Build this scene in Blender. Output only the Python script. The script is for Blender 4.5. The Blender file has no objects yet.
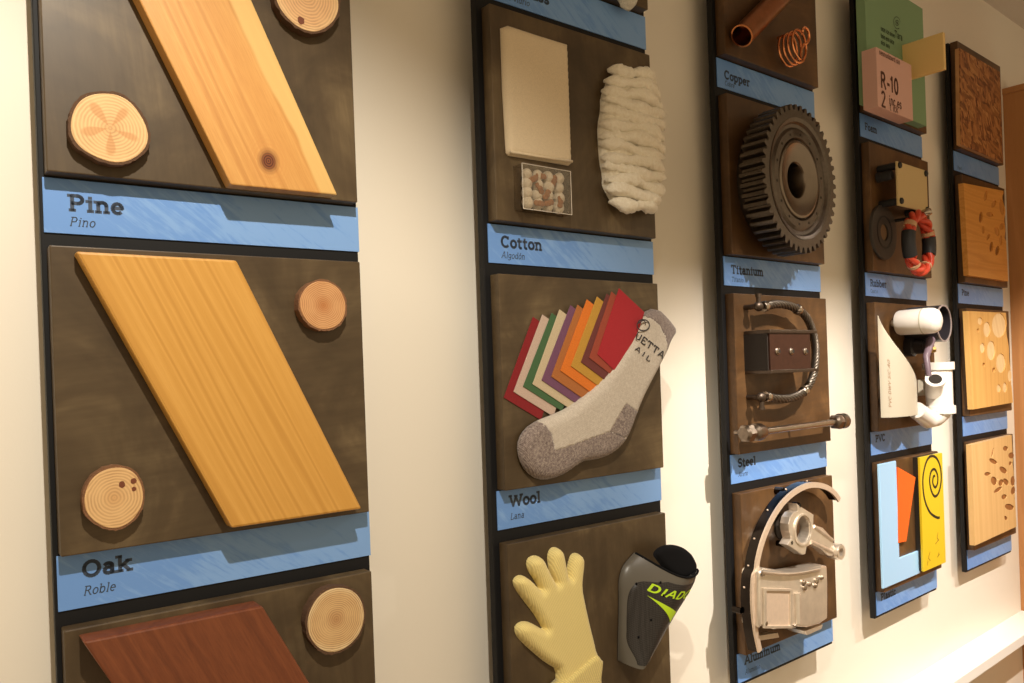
import bpy, bmesh, math, random
from math import sin, cos, pi, radians
from mathutils import Vector, Matrix
from mathutils.geometry import delaunay_2d_cdt

random.seed(7)
SC = bpy.context.scene
COL = SC.collection
ZW = 1.56                       # height of the origin of the wall frame above the floor

# ------------------------------------------------------------------ camera
FP = 800.0
def cam_axes(a, b, c):
    f = Vector((sin(a)*cos(b), cos(a)*cos(b), sin(b)))
    r = Vector((cos(a), -sin(a), 0)); u = r.cross(f)
    return r*cos(c)+u*sin(c), -r*sin(c)+u*cos(c), f
CR, CU, CF = cam_axes(0.7007, 0.0031, -0.0337)
CP = Vector((-0.1622, -0.9116, -0.062+ZW))
PY = 28.96
cd = bpy.data.cameras.new('camera'); cam = bpy.data.objects.new('camera', cd); COL.objects.link(cam)
M = Matrix((CR, CU, -CF)).transposed().to_4x4(); M.translation = CP
cam.matrix_world = M
cd.sensor_width = 36; cd.lens = FP/1024*36; cd.shift_y = PY/1024; cd.clip_start = .02
SC.camera = cam

# ------------------------------------------------------------------ world, lights, exposure
SC.view_settings.view_transform = 'Standard'
SC.view_settings.look = 'None'
SC.view_settings.gamma = 1
SC.view_settings.use_curve_mapping = False
SC.view_settings.exposure = 0.0
w = bpy.data.worlds.new('world'); SC.world = w; w.use_nodes = True
wt = w.node_tree
bg = wt.nodes['Background']
tc = wt.nodes.new('ShaderNodeTexCoord'); sx = wt.nodes.new('ShaderNodeSeparateXYZ')
rp = wt.nodes.new('ShaderNodeValToRGB')
wt.links.new(tc.outputs['Generated'], sx.inputs[0])
mr = wt.nodes.new('ShaderNodeMapRange'); mr.inputs['From Min'].default_value = -1
wt.links.new(sx.outputs['Z'], mr.inputs['Value']); wt.links.new(mr.outputs[0], rp.inputs[0])
rp.color_ramp.elements[0].color = (.42, .32, .21, 1); rp.color_ramp.elements[0].position = .1
rp.color_ramp.elements[1].color = (.26, .19, .11, 1); rp.color_ramp.elements[1].position = .9
e = rp.color_ramp.elements.new(.5); e.color = (.42, .315, .185, 1)
wt.links.new(rp.outputs[0], bg.inputs[0]); bg.inputs[1].default_value = 1.6

def spot(name, loc, target, watts, angle, blend, size, col):
    l = bpy.data.lights.new(name, 'SPOT'); o = bpy.data.objects.new(name, l); COL.objects.link(o)
    o.location = (loc[0], loc[1], loc[2]+ZW)
    d = Vector(target)-Vector(loc)
    o.rotation_euler = d.to_track_quat('-Z', 'Y').to_euler()
    l.energy = watts; l.spot_size = radians(angle); l.spot_blend = blend; l.shadow_soft_size = size; l.color = col
    return o
WARM = (1.0, .92, .78)
LA, LB, LC = (-.05, -.95, .93), (1.05, -1.06, 1.00), (2.75, -1.06, 1.00)
spot('track_spotlight', LA, (.24, .04, -.62), 80, 92, .75, .012, WARM)
spot('track_spotlight', LB, (2.35, .04, -.75), 220, 86, .6, .012, (1.0, .90, .79))
spot('track_spotlight', LC, (1.9, .04, -.6), 26, 84, .4, .012, WARM)
spot('track_spotlight', (2.15, -1.06, 1.00), (2.15, .04, -1.05), 110, 40, 1.0, .012, (1.0, .93, .86))

# ------------------------------------------------------------------ column frames (the five mounted boards)
BW = [.343*1, .3494, .3467, .345, .3437]
BX = [0, .5537, 1.1423, 1.7194, 2.2884]
BYO = [0, -.0184, -.0037, .0011, .0089]
YAW = [-.0703, -.0324, -.0196, .0051, -.0013]
ZOF = [0, .0028, -.0018, -.0004, -.0001]
ROL = [.0048, -.0002, .0005, -.0022, -.0037]
KS = [1.0087, 1.0162, 1.0135, 1.0132, 1.0095]
PITCH = .377
def frame(c):
    ex = Vector((cos(YAW[c]), sin(YAW[c]), 0)); ez = Vector((0, 0, 1)); n = ex.cross(ez)
    e1 = ex*cos(ROL[c])+ez*sin(ROL[c]); e2 = -ex*sin(ROL[c])+ez*cos(ROL[c])
    m = Matrix((e1, -n, e2)).transposed().to_4x4(); m.translation = Vector((BX[c], BYO[c], ZW))
    return m
FR = [frame(c) for c in range(5)]
FI = [m.inverted() for m in FR]
def at(c, u, v, d=0.0):
    """point of board c, d metres in front of its face, that the photograph shows at (u, v); returns (along, up)"""
    ray = CR*((u-512)/FP)+CU*((341.5+PY-v)/FP)+CF
    o = FI[c] @ CP; r = FI[c].to_3x3() @ ray
    t = (-d-o.y)/r.y
    p = o+r*t
    return (p.x, p.z)
def ats(c, pts, d=0.0, sc=1.0, ox=0, oy=0):
    return [at(c, ox+x/sc, oy+y/sc, d) for x, y in pts]
def ztop(c, r): return .15+ZOF[c]-r*PITCH*KS[c]          # top edge of the name strip of row r
def sh(c): return .0551*KS[c]

# ------------------------------------------------------------------ mesh helpers
def tag(o, label=None, cat=None, group=None, kind=None):
    if label: o['label'] = label
    if cat: o['category'] = cat
    if group: o['group'] = group
    if kind: o['kind'] = kind
    return o
class MB:
    """collects shapes in a board's frame: x along, y into the wall (-d), z up"""
    def __init__(s): s.bm = bmesh.new()
    def v(s, a, d, t): return s.bm.verts.new((a, -d, t))
    def prism(s, pts, d0, d1, mid=0):
        n = len(pts)
        lo = [s.v(a, d0, t) for a, t in pts]; hi = [s.v(a, d1, t) for a, t in pts]
        s.bm.faces.new(hi); s.bm.faces.new(lo[::-1])
        for i in range(n): s.bm.faces.new((lo[i], lo[(i+1) % n], hi[(i+1) % n], hi[i]))
        return s
    def box(s, a0, a1, t0, t1, d0, d1): return s.prism([(a0, t0), (a1, t0), (a1, t1), (a0, t1)], d0, d1)
    def holed(s, outer, holes, d0, d1):
        """flat plate with through holes"""
        vs = [Vector(p) for p in outer]; ed = [(i, (i+1) % len(outer)) for i in range(len(outer))]; loops = [list(range(len(outer)))]
        for h in holes:
            b = len(vs); vs += [Vector(p) for p in h]; ed += [(b+i, b+(i+1) % len(h)) for i in range(len(h))]
            loops.append(list(range(b, b+len(h))))
        ov, oe, of, *_ = delaunay_2d_cdt(vs, ed, [], 0, 1e-7)
        def inside(p, poly):
            r = False; j = len(poly)-1
            for i in range(len(poly)):
                xi, yi = poly[i]; xj, yj = poly[j]
                if (yi > p[1]) != (yj > p[1]) and p[0] < (xj-xi)*(p[1]-yi)/(yj-yi)+xi: r = not r
                j = i
            return r
        keep = []
        for f in of:
            c = sum((ov[i] for i in f), Vector((0, 0)))/len(f)
            if inside(c, outer) and not any(inside(c, h) for h in holes): keep.append(f)
        lo = [s.v(p[0], d0, p[1]) for p in ov]; hi = [s.v(p[0], d1, p[1]) for p in ov]
        cnt = {}
        for f in keep:
            s.bm.faces.new([hi[i] for i in f]); s.bm.faces.new([lo[i] for i in f][::-1])
            for k in range(len(f)):
                a, b = f[k], f[(k+1) % len(f)]
                cnt[(a, b)] = cnt.get((a, b), 0)+1
        for (a, b) in cnt:
            if (b, a) not in cnt: s.bm.faces.new((lo[a], lo[b], hi[b], hi[a]))
        return s
    def tube(s, path, r, n=12, caps=True, radii=None, closed=False):
        """path of (a, d, t)"""
        P = [Vector((p[0], -p[1], p[2])) for p in path]; m = len(P); rings = []
        T0 = (P[1]-P[0]).normalized(); ref = Vector((0, 0, 1)) if abs(T0.z) < .9 else Vector((1, 0, 0))
        nrm = T0.cross(ref).normalized()
        for i in range(m):
            if closed: T = (P[(i+1) % m]-P[i-1]).normalized()
            else: T = (P[min(i+1, m-1)]-P[max(i-1, 0)]).normalized()
            nrm = (nrm-T*nrm.dot(T)).normalized(); b = T.cross(nrm)
            rr = radii[i] if radii else r
            rings.append([s.bm.verts.new(P[i]+nrm*rr*cos(2*pi*k/n)+b*rr*sin(2*pi*k/n)) for k in range(n)])
        for i in range(m if closed else m-1):
            A, B = rings[i], rings[(i+1) % m]
            for k in range(n): s.bm.faces.new((A[k], A[(k+1) % n], B[(k+1) % n], B[k]))
        if caps and not closed: s.bm.faces.new(rings[0][::-1]); s.bm.faces.new(rings[-1])
        return s
    def lathe(s, prof, cen, axis=(0, 1, 0), n=32, sx=1.0, close=False, arc=(0, 2*pi)):
        """prof: list of (radius, height along axis); axis given in (a, d, t)"""
        C = Vector((cen[0], -cen[1], cen[2])); A = Vector((axis[0], -axis[1], axis[2])).normalized()
        ref = Vector((0, 0, 1)) if abs(A.z) < .9 else Vector((1, 0, 0))
        U = ref.cross(A).normalized(); V = A.cross(U)
        full = abs(arc[1]-arc[0]-2*pi) < 1e-6; nn = n if full else n+1
        rings = []
        for r, h in prof:
            rings.append([s.bm.verts.new(C+A*h+U*r*sx*cos(arc[0]+(arc[1]-arc[0])*k/n)+V*r*sin(arc[0]+(arc[1]-arc[0])*k/n)) for k in range(nn)])
        m = len(rings)
        for i in range(m if close else m-1):
            a, b = rings[i], rings[(i+1) % m]
            for k in range(n if full else n): s.bm.faces.new((a[k], a[(k+1) % nn], b[(k+1) % nn], b[k]))
        if not close:
            if prof[0][0] > 1e-6: s.bm.faces.new(rings[0][::-1])
            if prof[-1][0] > 1e-6: s.bm.faces.new(rings[-1])
        return s
    def ball(s, cen, r, sx=1, sz=1, sd=1, n=10):
        m = Matrix.Translation((cen[0], -cen[1], cen[2])) @ Matrix.Diagonal((r*sx, r*sd, r*sz, 1))
        bmesh.ops.create_uvsphere(s.bm, u_segments=n+4, v_segments=n, radius=1, matrix=m); return s
    def grid(s, fn, nu, nv, back=None):
        """surface fn(i/nu, j/nv) -> (a, d, t); back: second surface closing it to a solid"""
        V = [[s.v(*fn(i/nu, j/nv)) for j in range(nv+1)] for i in range(nu+1)]
        for i in range(nu):
            for j in range(nv): s.bm.faces.new((V[i][j], V[i+1][j], V[i+1][j+1], V[i][j+1]))
        if back:
            B = [[s.v(*back(i/nu, j/nv)) for j in range(nv+1)] for i in range(nu+1)]
            for i in range(nu):
                for j in range(nv): s.bm.faces.new((B[i][j], B[i][j+1], B[i+1][j+1], B[i+1][j]))
            for i in range(nu):
                s.bm.faces.new((V[i][0], B[i][0], B[i+1][0], V[i+1][0])); s.bm.faces.new((V[i][nv], V[i+1][nv], B[i+1][nv], B[i][nv]))
            for j in range(nv):
                s.bm.faces.new((V[0][j], V[0][j+1], B[0][j+1], B[0][j])); s.bm.faces.new((V[nu][j], B[nu][j], B[nu][j+1], V[nu][j+1]))
        return s
class Thing:
    """one top-level object on board c with its origin at (a, d, t)"""
    def __init__(s, c, name, label, cat, org, group=None, mb=None, mat=None, **kw):
        s.c = c; s.org = org
        if mb is None: s.o = bpy.data.objects.new(name, None); s.o.empty_display_size = .02
        else: s.o = s._mesh(name, mb, mat, **kw)
        COL.objects.link(s.o)
        s.o.matrix_world = FR[c] @ Matrix.Translation((org[0], -org[1], org[2]))
        tag(s.o, label, cat, group)
    def _mesh(s, name, mb, mat, bevel=0, smooth=None, sub=0, seg=2, recalc=True):
        bm = mb.bm
        bmesh.ops.translate(bm, verts=bm.verts, vec=(-s.org[0], s.org[1], -s.org[2]))
        if recalc: bmesh.ops.recalc_face_normals(bm, faces=bm.faces)
        me = bpy.data.meshes.new(name); bm.to_mesh(me); bm.free()
        me.materials.append(mat)
        o = bpy.data.objects.new(name, me)
        if bevel:
            b = o.modifiers.new('bevel', 'BEVEL'); b.width = bevel; b.segments = seg; b.limit_method = 'ANGLE'; b.angle_limit = radians(40)
        if sub: m = o.modifiers.new('subdivision', 'SUBSURF'); m.levels = sub; m.render_levels = sub
        if smooth is not None:
            for p in me.polygons: p.use_smooth = True
            if smooth < 179: me.set_sharp_from_angle(angle=radians(smooth))
        return o
    def part(s, name, mb, mat, parent=None, label=None, **kw):
        o = s._mesh(name, mb, mat, **kw); COL.objects.link(o); o.parent = parent or s.o
        if label: o['label'] = label
        return o
def pillow(mb, pts, H, R, base=0.0, step=.004, d0=0.0, fn=None, noise=0, off=0, ref=None, keep=None):
    """inflated flat-backed shape over an outline; ref: outline that gives the height (for patches lying on it)"""
    ref = ref or pts
    def dist(p, poly):
        best = 9
        for i in range(len(poly)):
            a = Vector(poly[i]); b = Vector(poly[(i+1) % len(poly)]); ab = b-a
            t = max(0, min(1, (p-a).dot(ab)/max(ab.length_squared, 1e-12))); best = min(best, (a+ab*t-p).length)
        return best
    def inside(p, poly):
        r = False; j = len(poly)-1
        for i in range(len(poly)):
            xi, yi = poly[i]; xj, yj = poly[j]
            if (yi > p[1]) != (yj > p[1]) and p[0] < (xj-xi)*(p[1]-yi)/(yj-yi)+xi: r = not r
            j = i
        return r
    # resample outline
    out = []
    for i in range(len(pts)):
        a = Vector(pts[i]); b = Vector(pts[(i+1) % len(pts)]); k = max(1, int((b-a).length/step))
        for q in range(k): out.append(a.lerp(b, q/k))
    vs = list(out); n = len(out); ed = [(i, (i+1) % n) for i in range(n)]
    x0 = min(p[0] for p in pts); x1 = max(p[0] for p in pts); y0 = min(p[1] for p in pts); y1 = max(p[1] for p in pts)
    y = y0; row = 0
    while y < y1:
        x = x0+(row % 2)*step/2
        while x < x1:
            p = Vector((x, y))
            if inside(p, pts) and dist(p, out) > step*.45: vs.append(p)
            x += step
        y += step*.87; row += 1
    ov, oe, of, *_ = delaunay_2d_cdt(vs, ed, [], 1, 1e-7)
    from mathutils import noise as nz
    def h(p):
        t = min(1, (dist(p, ref) if inside(p, ref) else 0)/R)
        z = H*math.sqrt(max(0, 1-(1-t)**2))
        if noise: z += noise*min(1, t*2)*nz.noise(Vector((p[0]*38, p[1]*95, 3)))+noise*.7*min(1, t*2)*nz.noise(Vector((p[0]*120, p[1]*160, 9)))
        if fn: z = fn(p, z, t)
        return z
    hi = [mb.v(p[0], d0+base+h(p)+off, p[1]) for p in ov]
    lo = [mb.v(p[0], d0+(off if off else 0)+ (h(p)-.0006 if off else 0)+(base if off else 0), p[1]) for p in ov]
    if keep: of = [f for f in of if keep(tuple(sum((ov[i] for i in f), Vector((0, 0)))/len(f)), inside)]
    cnt = {}
    for f in of:
        try: mb.bm.faces.new([hi[i] for i in f]); mb.bm.faces.new([lo[i] for i in f][::-1])
        except ValueError: continue
        for k in range(len(f)): cnt[(f[k], f[(k+1) % len(f)])] = 1
    for (a, b) in cnt:
        if (b, a) not in cnt: mb.bm.faces.new((lo[a], lo[b], hi[b], hi[a]))
    return mb
def smooth_poly(pts, it=2):
    for _ in range(it):
        q = []
        for i in range(len(pts)):
            a, b = pts[i], pts[(i+1) % len(pts)]
            q += [(a[0]*.75+b[0]*.25, a[1]*.75+b[1]*.25), (a[0]*.25+b[0]*.75, a[1]*.25+b[1]*.75)]
        pts = q
    return pts
def ellipse(cx, cy, rx, ry, n=20, rot=0, jit=0):
    r = []
    for k in range(n):
        a = 2*pi*k/n; j = 1+jit*random.uniform(-1, 1)
        x, y = rx*cos(a)*j, ry*sin(a)*j
        r.append((cx+x*cos(rot)-y*sin(rot), cy+x*sin(rot)+y*cos(rot)))
    return r

# ------------------------------------------------------------------ materials
def mat(name, col, rough=.6, metal=0, spec=.5, sheen=0, coat=0, trans=0, ior=1.45, alpha=1):
    m = bpy.data.materials.new(name); m.use_nodes = True; b = m.node_tree.nodes['Principled BSDF']
    b.inputs['Base Color'].default_value = (*col, 1); b.inputs['Roughness'].default_value = rough
    b.inputs['Metallic'].default_value = metal; b.inputs['Specular IOR Level'].default_value = spec
    b.inputs['Sheen Weight'].default_value = sheen; b.inputs['Coat Weight'].default_value = coat
    b.inputs['Transmission Weight'].default_value = trans; b.inputs['IOR'].default_value = ior
    return m
class NT:
    def __init__(s, m): s.t = m.node_tree; s.b = s.t.nodes['Principled BSDF']; s.co = None
    def n(s, ty, **kw):
        x = s.t.nodes.new(ty)
        for k, v in kw.items():
            if k.startswith('_'): setattr(x, k[1:], v)
            else: x.inputs[k.replace('_', ' ')].default_value = v
        return x
    def l(s, a, b): s.t.links.new(a, b)
    def coord(s, scale=(1, 1, 1), roty=0, loc=(0, 0, 0)):
        tc = s.n('ShaderNodeTexCoord'); m1 = s.n('ShaderNodeMapping'); m1.inputs['Rotation'].default_value = (0, roty, 0)
        m2 = s.n('ShaderNodeMapping'); m2.inputs['Scale'].default_value = scale; m2.inputs['Location'].default_value = loc
        s.l(tc.outputs['Object'], m1.inputs[0]); s.l(m1.outputs[0], m2.inputs[0]); return m2.outputs[0]
    def ramp(s, fac, stops, interp='LINEAR'):
        r = s.n('ShaderNodeValToRGB'); r.color_ramp.interpolation = interp; el = r.color_ramp.elements
        while len(el) < len(stops): el.new(.5)
        for e, (p, c) in zip(el, stops): e.position = p; e.color = (*c, 1)
        s.l(fac, r.inputs[0]); return r.outputs[0]
    def mix(s, f, a, b, blend='MIX'):
        m = s.n('ShaderNodeMix', _data_type='RGBA', _blend_type=blend)
        for i, x in ((0, f), (6, a), (7, b)):
            if hasattr(x, 'links'): s.l(x, m.inputs[i])
            elif isinstance(x, tuple): m.inputs[i].default_value = (*x, 1)
            else: m.inputs[i].default_value = x
        return m.outputs[2]
    def noise(s, co, scale, detail=4, rough=.55, dist=0):
        x = s.n('ShaderNodeTexNoise', Scale=scale, Detail=detail, Roughness=rough, Distortion=dist); s.l(co, x.inputs[0]); return x.outputs[0]
    def math(s, op, a, b=None, c=None):
        m = s.n('ShaderNodeMath', _operation=op)
        for i, x in enumerate((a, b, c)):
            if x is None: continue
            if hasattr(x, 'links'): s.l(x, m.inputs[i])
            else: m.inputs[i].default_value = x
        return m.outputs[0]
    def bump(s, h, st=.3, dist=.001):
        b = s.n('ShaderNodeBump', Strength=st, Distance=dist); s.l(h, b.inputs['Height']); s.l(b.outputs[0], s.b.inputs['Normal'])
    def col(s, c): s.l(c, s.b.inputs['Base Color'])
def wood(name, light, mid, dark, roty=0, scale=60, stretch=.05, contrast=.5, rough=.45, coat=0, extra=None):
    m = mat(name, mid, rough, coat=coat); t = NT(m)
    co = t.coord((1, 1, stretch), roty)
    warp = t.noise(co, 9, 2); 
    band = t.n('ShaderNodeTexWave', _bands_direction='X', Scale=scale/7, Distortion=14*contrast+5, Detail=3.5)
    band.inputs['Detail Scale'].default_value = 1.6; t.l(co, band.inputs[0])
    fine = t.noise(co, scale*12, 3, .6)
    soft = tuple(.6*a+.4*b for a, b in zip(mid, dark)); c = t.ramp(band.outputs[0], [(0, mid), (.5, light), (.8, mid), (1, soft)])
    big = t.noise(co, scale/6, 2)
    c = t.mix(t.math('MULTIPLY', big, contrast), c, mid)
    c2 = t.mix(t.ramp(fine, [(.42, (0, 0, 0)), (.75, (1, 1, 1))]), c, dark)
    f = t.mix(.28*contrast+.15, c, c2)
    if extra: f = extra(t, f)
    t.col(f); t.bump(fine, .12, .0006)
    return m
def panel_mat(name, seed, k=(1, 1, 1)):
    m = mat(name, (.07, .045, .028), .42, spec=.45); t = NT(m)
    co = t.coord((1, 1, 1), 0, (seed*3.1, seed, seed*1.7)); a = t.noise(co, 9, 4, .6, .6)
    co2 = t.coord((1.2, 1, .10) if seed % 2 else (.10, 1, 1.2), .1, (seed, 0, 0)); b = t.noise(co2, 120, 3, .6)
    c = t.ramp(a, [(.32, tuple(a*b for a, b in zip((.052, .034, .017), k))), (.52, tuple(a*b for a, b in zip((.085, .057, .029), k))), (.70, tuple(a*b for a, b in zip((.150, .105, .054), k)))])
    c = t.mix(t.ramp(b, [(.35, (0, 0, 0)), (.8, (.45, .45, .45))]), c, (.045, .026, .013))
    t.col(c); t.bump(b, .08, .0005)
    return m
PM = [panel_mat('stained_plywood', i) for i in range(4)]; PM2 = [panel_mat('warm_stained_plywood', i, (1.12, .82, .60)) for i in range(4)]
M_board = mat('black_board', (.007, .007, .008), .6, spec=.3)
M_edge = mat('panel_edge', (.15, .095, .055), .6)
M_wall = mat('cream_paint', (.83, .77, .67), .75); t = NT(M_wall); t.bump(t.noise(t.coord(), 420, 4), .12, .0006)
M_white = mat('white_paint', (.86, .84, .80), .6)
M_ceil = mat('ceiling_paint', (.62, .56, .50), .8)
M_text = mat('dark_print', (.05, .07, .11), .7)
M_text2 = mat('grey_print', (.05, .07, .10), .7)
def strip_mat(seed):
    m = mat('blue_laminate', (.22, .48, .80), .38); t = NT(m)
    co = t.coord((1, 1, 1), radians(-38), (seed, 0, seed*2)); co2 = t.coord((.12, 1, 1), radians(-38), (seed*1.3, 0, 0))
    s1 = t.noise(co2, 160, 3, .7, .3); patch = t.noise(co, 16, 3, .6)
    tc = t.n('ShaderNodeTexCoord'); sp = t.n('ShaderNodeSeparateXYZ'); t.l(tc.outputs['Object'], sp.inputs[0])
    side = t.math('MULTIPLY_ADD', sp.outputs['X'], 1.6, .02)          # print wears towards the right of the strip
    k = t.math('MULTIPLY', t.math('ADD', patch, side), s1)
    f = t.ramp(k, [(.30, (0, 0, 0)), (.42, (.45, .45, .45))])
    t.col(t.mix(f, (.140, .300, .670), (.27, .46, .78))); return m
# ------------------------------------------------------------------ slab lettering (stroke outlines written as flat print)
def arc(cx, cy, rx, ry, a0, a1, n=10): return [(cx+rx*cos(radians(a0+(a1-a0)*i/n)), cy+ry*sin(radians(a0+(a1-a0)*i/n))) for i in range(n+1)]
X = .68
def bowl(cx=.32, cy=.34, rx=.27, ry=.34): return arc(cx, cy, rx, ry, 0, 360, 16)
G = {  # glyph: (advance, strokes, serif points)
 'A': (.95, [[(.08, 0), (.42, 1), (.5, 1), (.84, 0)], [(.2, .33), (.72, .33)]], [(.08, 0), (.84, 0)]),
 'B': (.8, [[(.14, 0), (.14, 1)], [(.14, 1), (.42, 1)]+arc(.42, .77, .2, .23, 90, -90)+[(.14, .54)], [(.42, .54)]+arc(.45, .27, .24, .27, 90, -90)+[(.14, 0)]], [(.1, 0), (.1, 1)]),
 'C': (.88, [arc(.45, .5, .36, .5, 45, 315, 16), [(.71, .8), (.71, 1)]], []),
 'D': (.9, [[(.14, 0), (.14, 1)], [(.14, 1)]+arc(.42, .5, .34, .5, 90, -90, 14)+[(.14, 0)]], [(.1, 0), (.1, 1)]),
 'E': (.8, [[(.14, 0), (.14, 1)], [(.14, 1), (.68, 1), (.68, .82)], [(.14, .52), (.55, .52)], [(.14, 0), (.7, 0), (.7, .2)]], [(.1, 0), (.1, 1)]),
 'F': (.78, [[(.16, 0), (.16, 1)], [(.16, 1), (.7, 1), (.7, .8)], [(.16, .5), (.55, .5)]], [(.16, 0), (.12, 1)]),
 'I': (.4, [[(.2, 0), (.2, 1)]], [(.2, 0), (.2, 1)]),
 'L': (.76, [[(.18, 1), (.18, 0), (.68, 0), (.68, .25)]], [(.18, 1)]),
 'M': (1.1, [[(.15, 0), (.15, 1), (.52, .25), (.9, 1), (.9, 0)]], [(.15, 0), (.9, 0)]),
 'N': (.95, [[(.15, 0), (.15, 1), (.78, 0), (.78, 1)]], [(.15, 0), (.78, 1)]),
 'O': (.95, [arc(.47, .5, .38, .5, 0, 360, 20)], []),
 'P': (.82, [[(.18, 0), (.18, 1)], [(.18, 1), (.45, 1)]+arc(.45, .74, .24, .26, 90, -90)+[(.18, .48)]], [(.18, 0), (.12, 1)]),
 'R': (.9, [[(.18, 0), (.18, 1)], [(.18, 1), (.45, 1)]+arc(.45, .76, .22, .24, 90, -90)+[(.18, .52)], [(.45, .52), (.78, 0)]], [(.18, 0), (.12, 1), (.8, 0)]),
 'S': (.76, [arc(.38, .74, .26, .26, 20, 270, 10)+arc(.38, .26, .28, .26, 90, -160, 10)], []),
 'T': (.88, [[(.43, 0), (.43, 1)], [(.08, .8), (.08, 1), (.78, 1), (.78, .8)]], [(.43, 0)]),
 'U': (.9, [[(.15, 1)]+arc(.45, .35, .3, .35, 180, 360, 10)+[(.75, 1)]], []),
 'V': (.9, [[(.08, 1), (.44, 0), (.8, 1)]], [(.08, 1), (.8, 1)]),
 'W': (1.3, [[(.08, 1), (.35, 0), (.64, .9), (.93, 0), (1.2, 1)]], [(.08, 1), (.64, .95), (1.2, 1)]),
 'a': (.68, [arc(.3, .5, .2, .18, 150, 0, 8)+[(.5, 0)], arc(.3, .2, .2, .2, 0, 360, 12)], [(.55, 0)]),
 'b': (.72, [[(.14, 1), (.14, 0)], bowl(.38, .34, .25)], [(.1, 1)]),
 'c': (.62, [arc(.34, .34, .26, .34, 45, 315, 12)], []),
 'd': (.74, [[(.58, 1), (.58, 0)], bowl(.34, .34, .25)], [(.52, 1), (.62, 0)]),
 'e': (.66, [[(.08, .36), (.58, .36)]+arc(.33, .34, .25, .34, 4, 310, 14)], []),
 'f': (.46, [[(.2, 0), (.2, .8)]+arc(.36, .8, .16, .2, 180, 60, 6), [(.04, .64), (.4, .64)]], [(.2, 0)]),
 'g': (.7, [bowl(.32, .38, .24, .3), [(.56, .68), (.56, -.1)]+arc(.32, -.1, .24, .2, 0, -150, 8)], []),
 'i': (.38, [[(.2, 0), (.2, .68)], [(.2, .88), (.2, .96)]], [(.2, 0), (.14, .68)]),
 'k': (.76, [[(.16, 0), (.16, 1)], [(.6, .68), (.18, .3)], [(.32, .42), (.64, 0)]], [(.16, 0), (.1, 1), (.62, .68), (.66, 0)]),
 'l': (.38, [[(.2, 0), (.2, 1)]], [(.2, 0), (.14, 1)]),
 'm': (1.08, [[(.15, 0), (.15, .68)], [(.15, .48)]+arc(.34, .46, .19, .22, 150, 0, 8)+[(.53, 0)], [(.53, .46)]+arc(.72, .46, .19, .22, 180, 0, 8)+[(.91, 0)]], [(.15, 0), (.53, 0), (.91, 0), (.1, .68)]),
 'n': (.76, [[(.16, 0), (.16, .68)], [(.16, .44)]+arc(.37, .44, .21, .24, 160, 0, 8)+[(.58, 0)]], [(.16, 0), (.58, 0), (.1, .68)]),
 'o': (.66, [bowl(.33, .34, .26, .34)], []),
 'p': (.74, [[(.16, .68), (.16, -.3)], bowl(.39, .34, .24, .34)], [(.16, -.3), (.1, .68)]),
 'r': (.54, [[(.18, 0), (.18, .68)], [(.18, .42)]+arc(.38, .44, .2, .24, 160, 50, 6)], [(.18, 0), (.12, .68)]),
 's': (.56, [arc(.28, .5, .19, .18, 20, 270, 8)+arc(.28, .17, .21, .17, 90, -160, 8)], []),
 't': (.5, [[(.2, .92), (.2, .16)]+arc(.34, .16, .14, .16, 180, 300, 6), [(.03, .66), (.42, .66)]], []),
 'u': (.76, [[(.16, .68)]+arc(.37, .24, .21, .24, 180, 360, 8)+[(.58, .68)], [(.58, .68), (.58, 0)]], [(.1, .68), (.52, .68), (.64, 0)]),
 'v': (.66, [[(.06, .68), (.33, 0), (.6, .68)]], [(.06, .68), (.6, .68)]),
 'w': (.95, [[(.06, .68), (.26, 0), (.47, .6), (.68, 0), (.88, .68)]], []),
 'y': (.66, [[(.06, .68), (.33, 0)], [(.6, .68), (.22, -.3)]], []),
 'z': (.6, [[(.08, .68), (.5, .68), (.08, 0), (.54, 0)]], []),
 '-': (.5, [[(.1, .38), (.4, .38)]], []), ' ': (.4, [], []), '"': (.4, [[(.12, 1), (.12, .72)], [(.28, 1), (.28, .72)]], []),
 '0': (.7, [arc(.34, .5, .25, .5, 0, 360, 16)], []), '1': (.5, [[(.1, .8), (.28, 1), (.28, 0)]], [(.28, 0)]),
 '2': (.7, [arc(.34, .74, .25, .26, 160, -30, 8)+[(.08, 0), (.62, 0)]], []),
 'ó': (.66, [bowl(.33, .34, .26, .34), [(.3, .8), (.42, 1)]], []),
}
def write(mb, text, size, stroke=.1, serif=0, slant=0, fmap=None, squeeze=1.0, sp=0.0):
    """flat print; fmap(x, y) -> (a, d, t)"""
    x0 = 0
    def quad(ps): 
        try: mb.bm.faces.new([mb.v(*fmap(*p)) for p in ps])
        except ValueError: pass
    def tr(x, y): return ((x0+x*squeeze+y*slant)*size, y*size)
    for ch in text:
        adv, strokes, ser = G.get(ch, G[' '])
        hw = stroke*size/2
        for pl in strokes:
            q = [Vector(tr(*p)) for p in pl]
            for i in range(len(q)-1):
                d = q[i+1]-q[i]
                if d.length < 1e-7: continue
                d.normalize(); n = Vector((-d.y, d.x))*hw; e = d*hw*.5
                quad([q[i]-e-n, q[i+1]+e-n, q[i+1]+e+n, q[i]-e+n])
        if serif:
            for (sx_, sy) in ser:
                p = tr(sx_, sy); h = stroke*size*.42; ww = serif*size
                yy = p[1]+(-h*.0 if sy > .2 else h*.0)
                quad([(p[0]-ww, yy-h), (p[0]+ww, yy-h), (p[0]+ww, yy+h), (p[0]-ww, yy+h)])
        x0 += (adv+sp)*squeeze
    return x0*size
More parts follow.
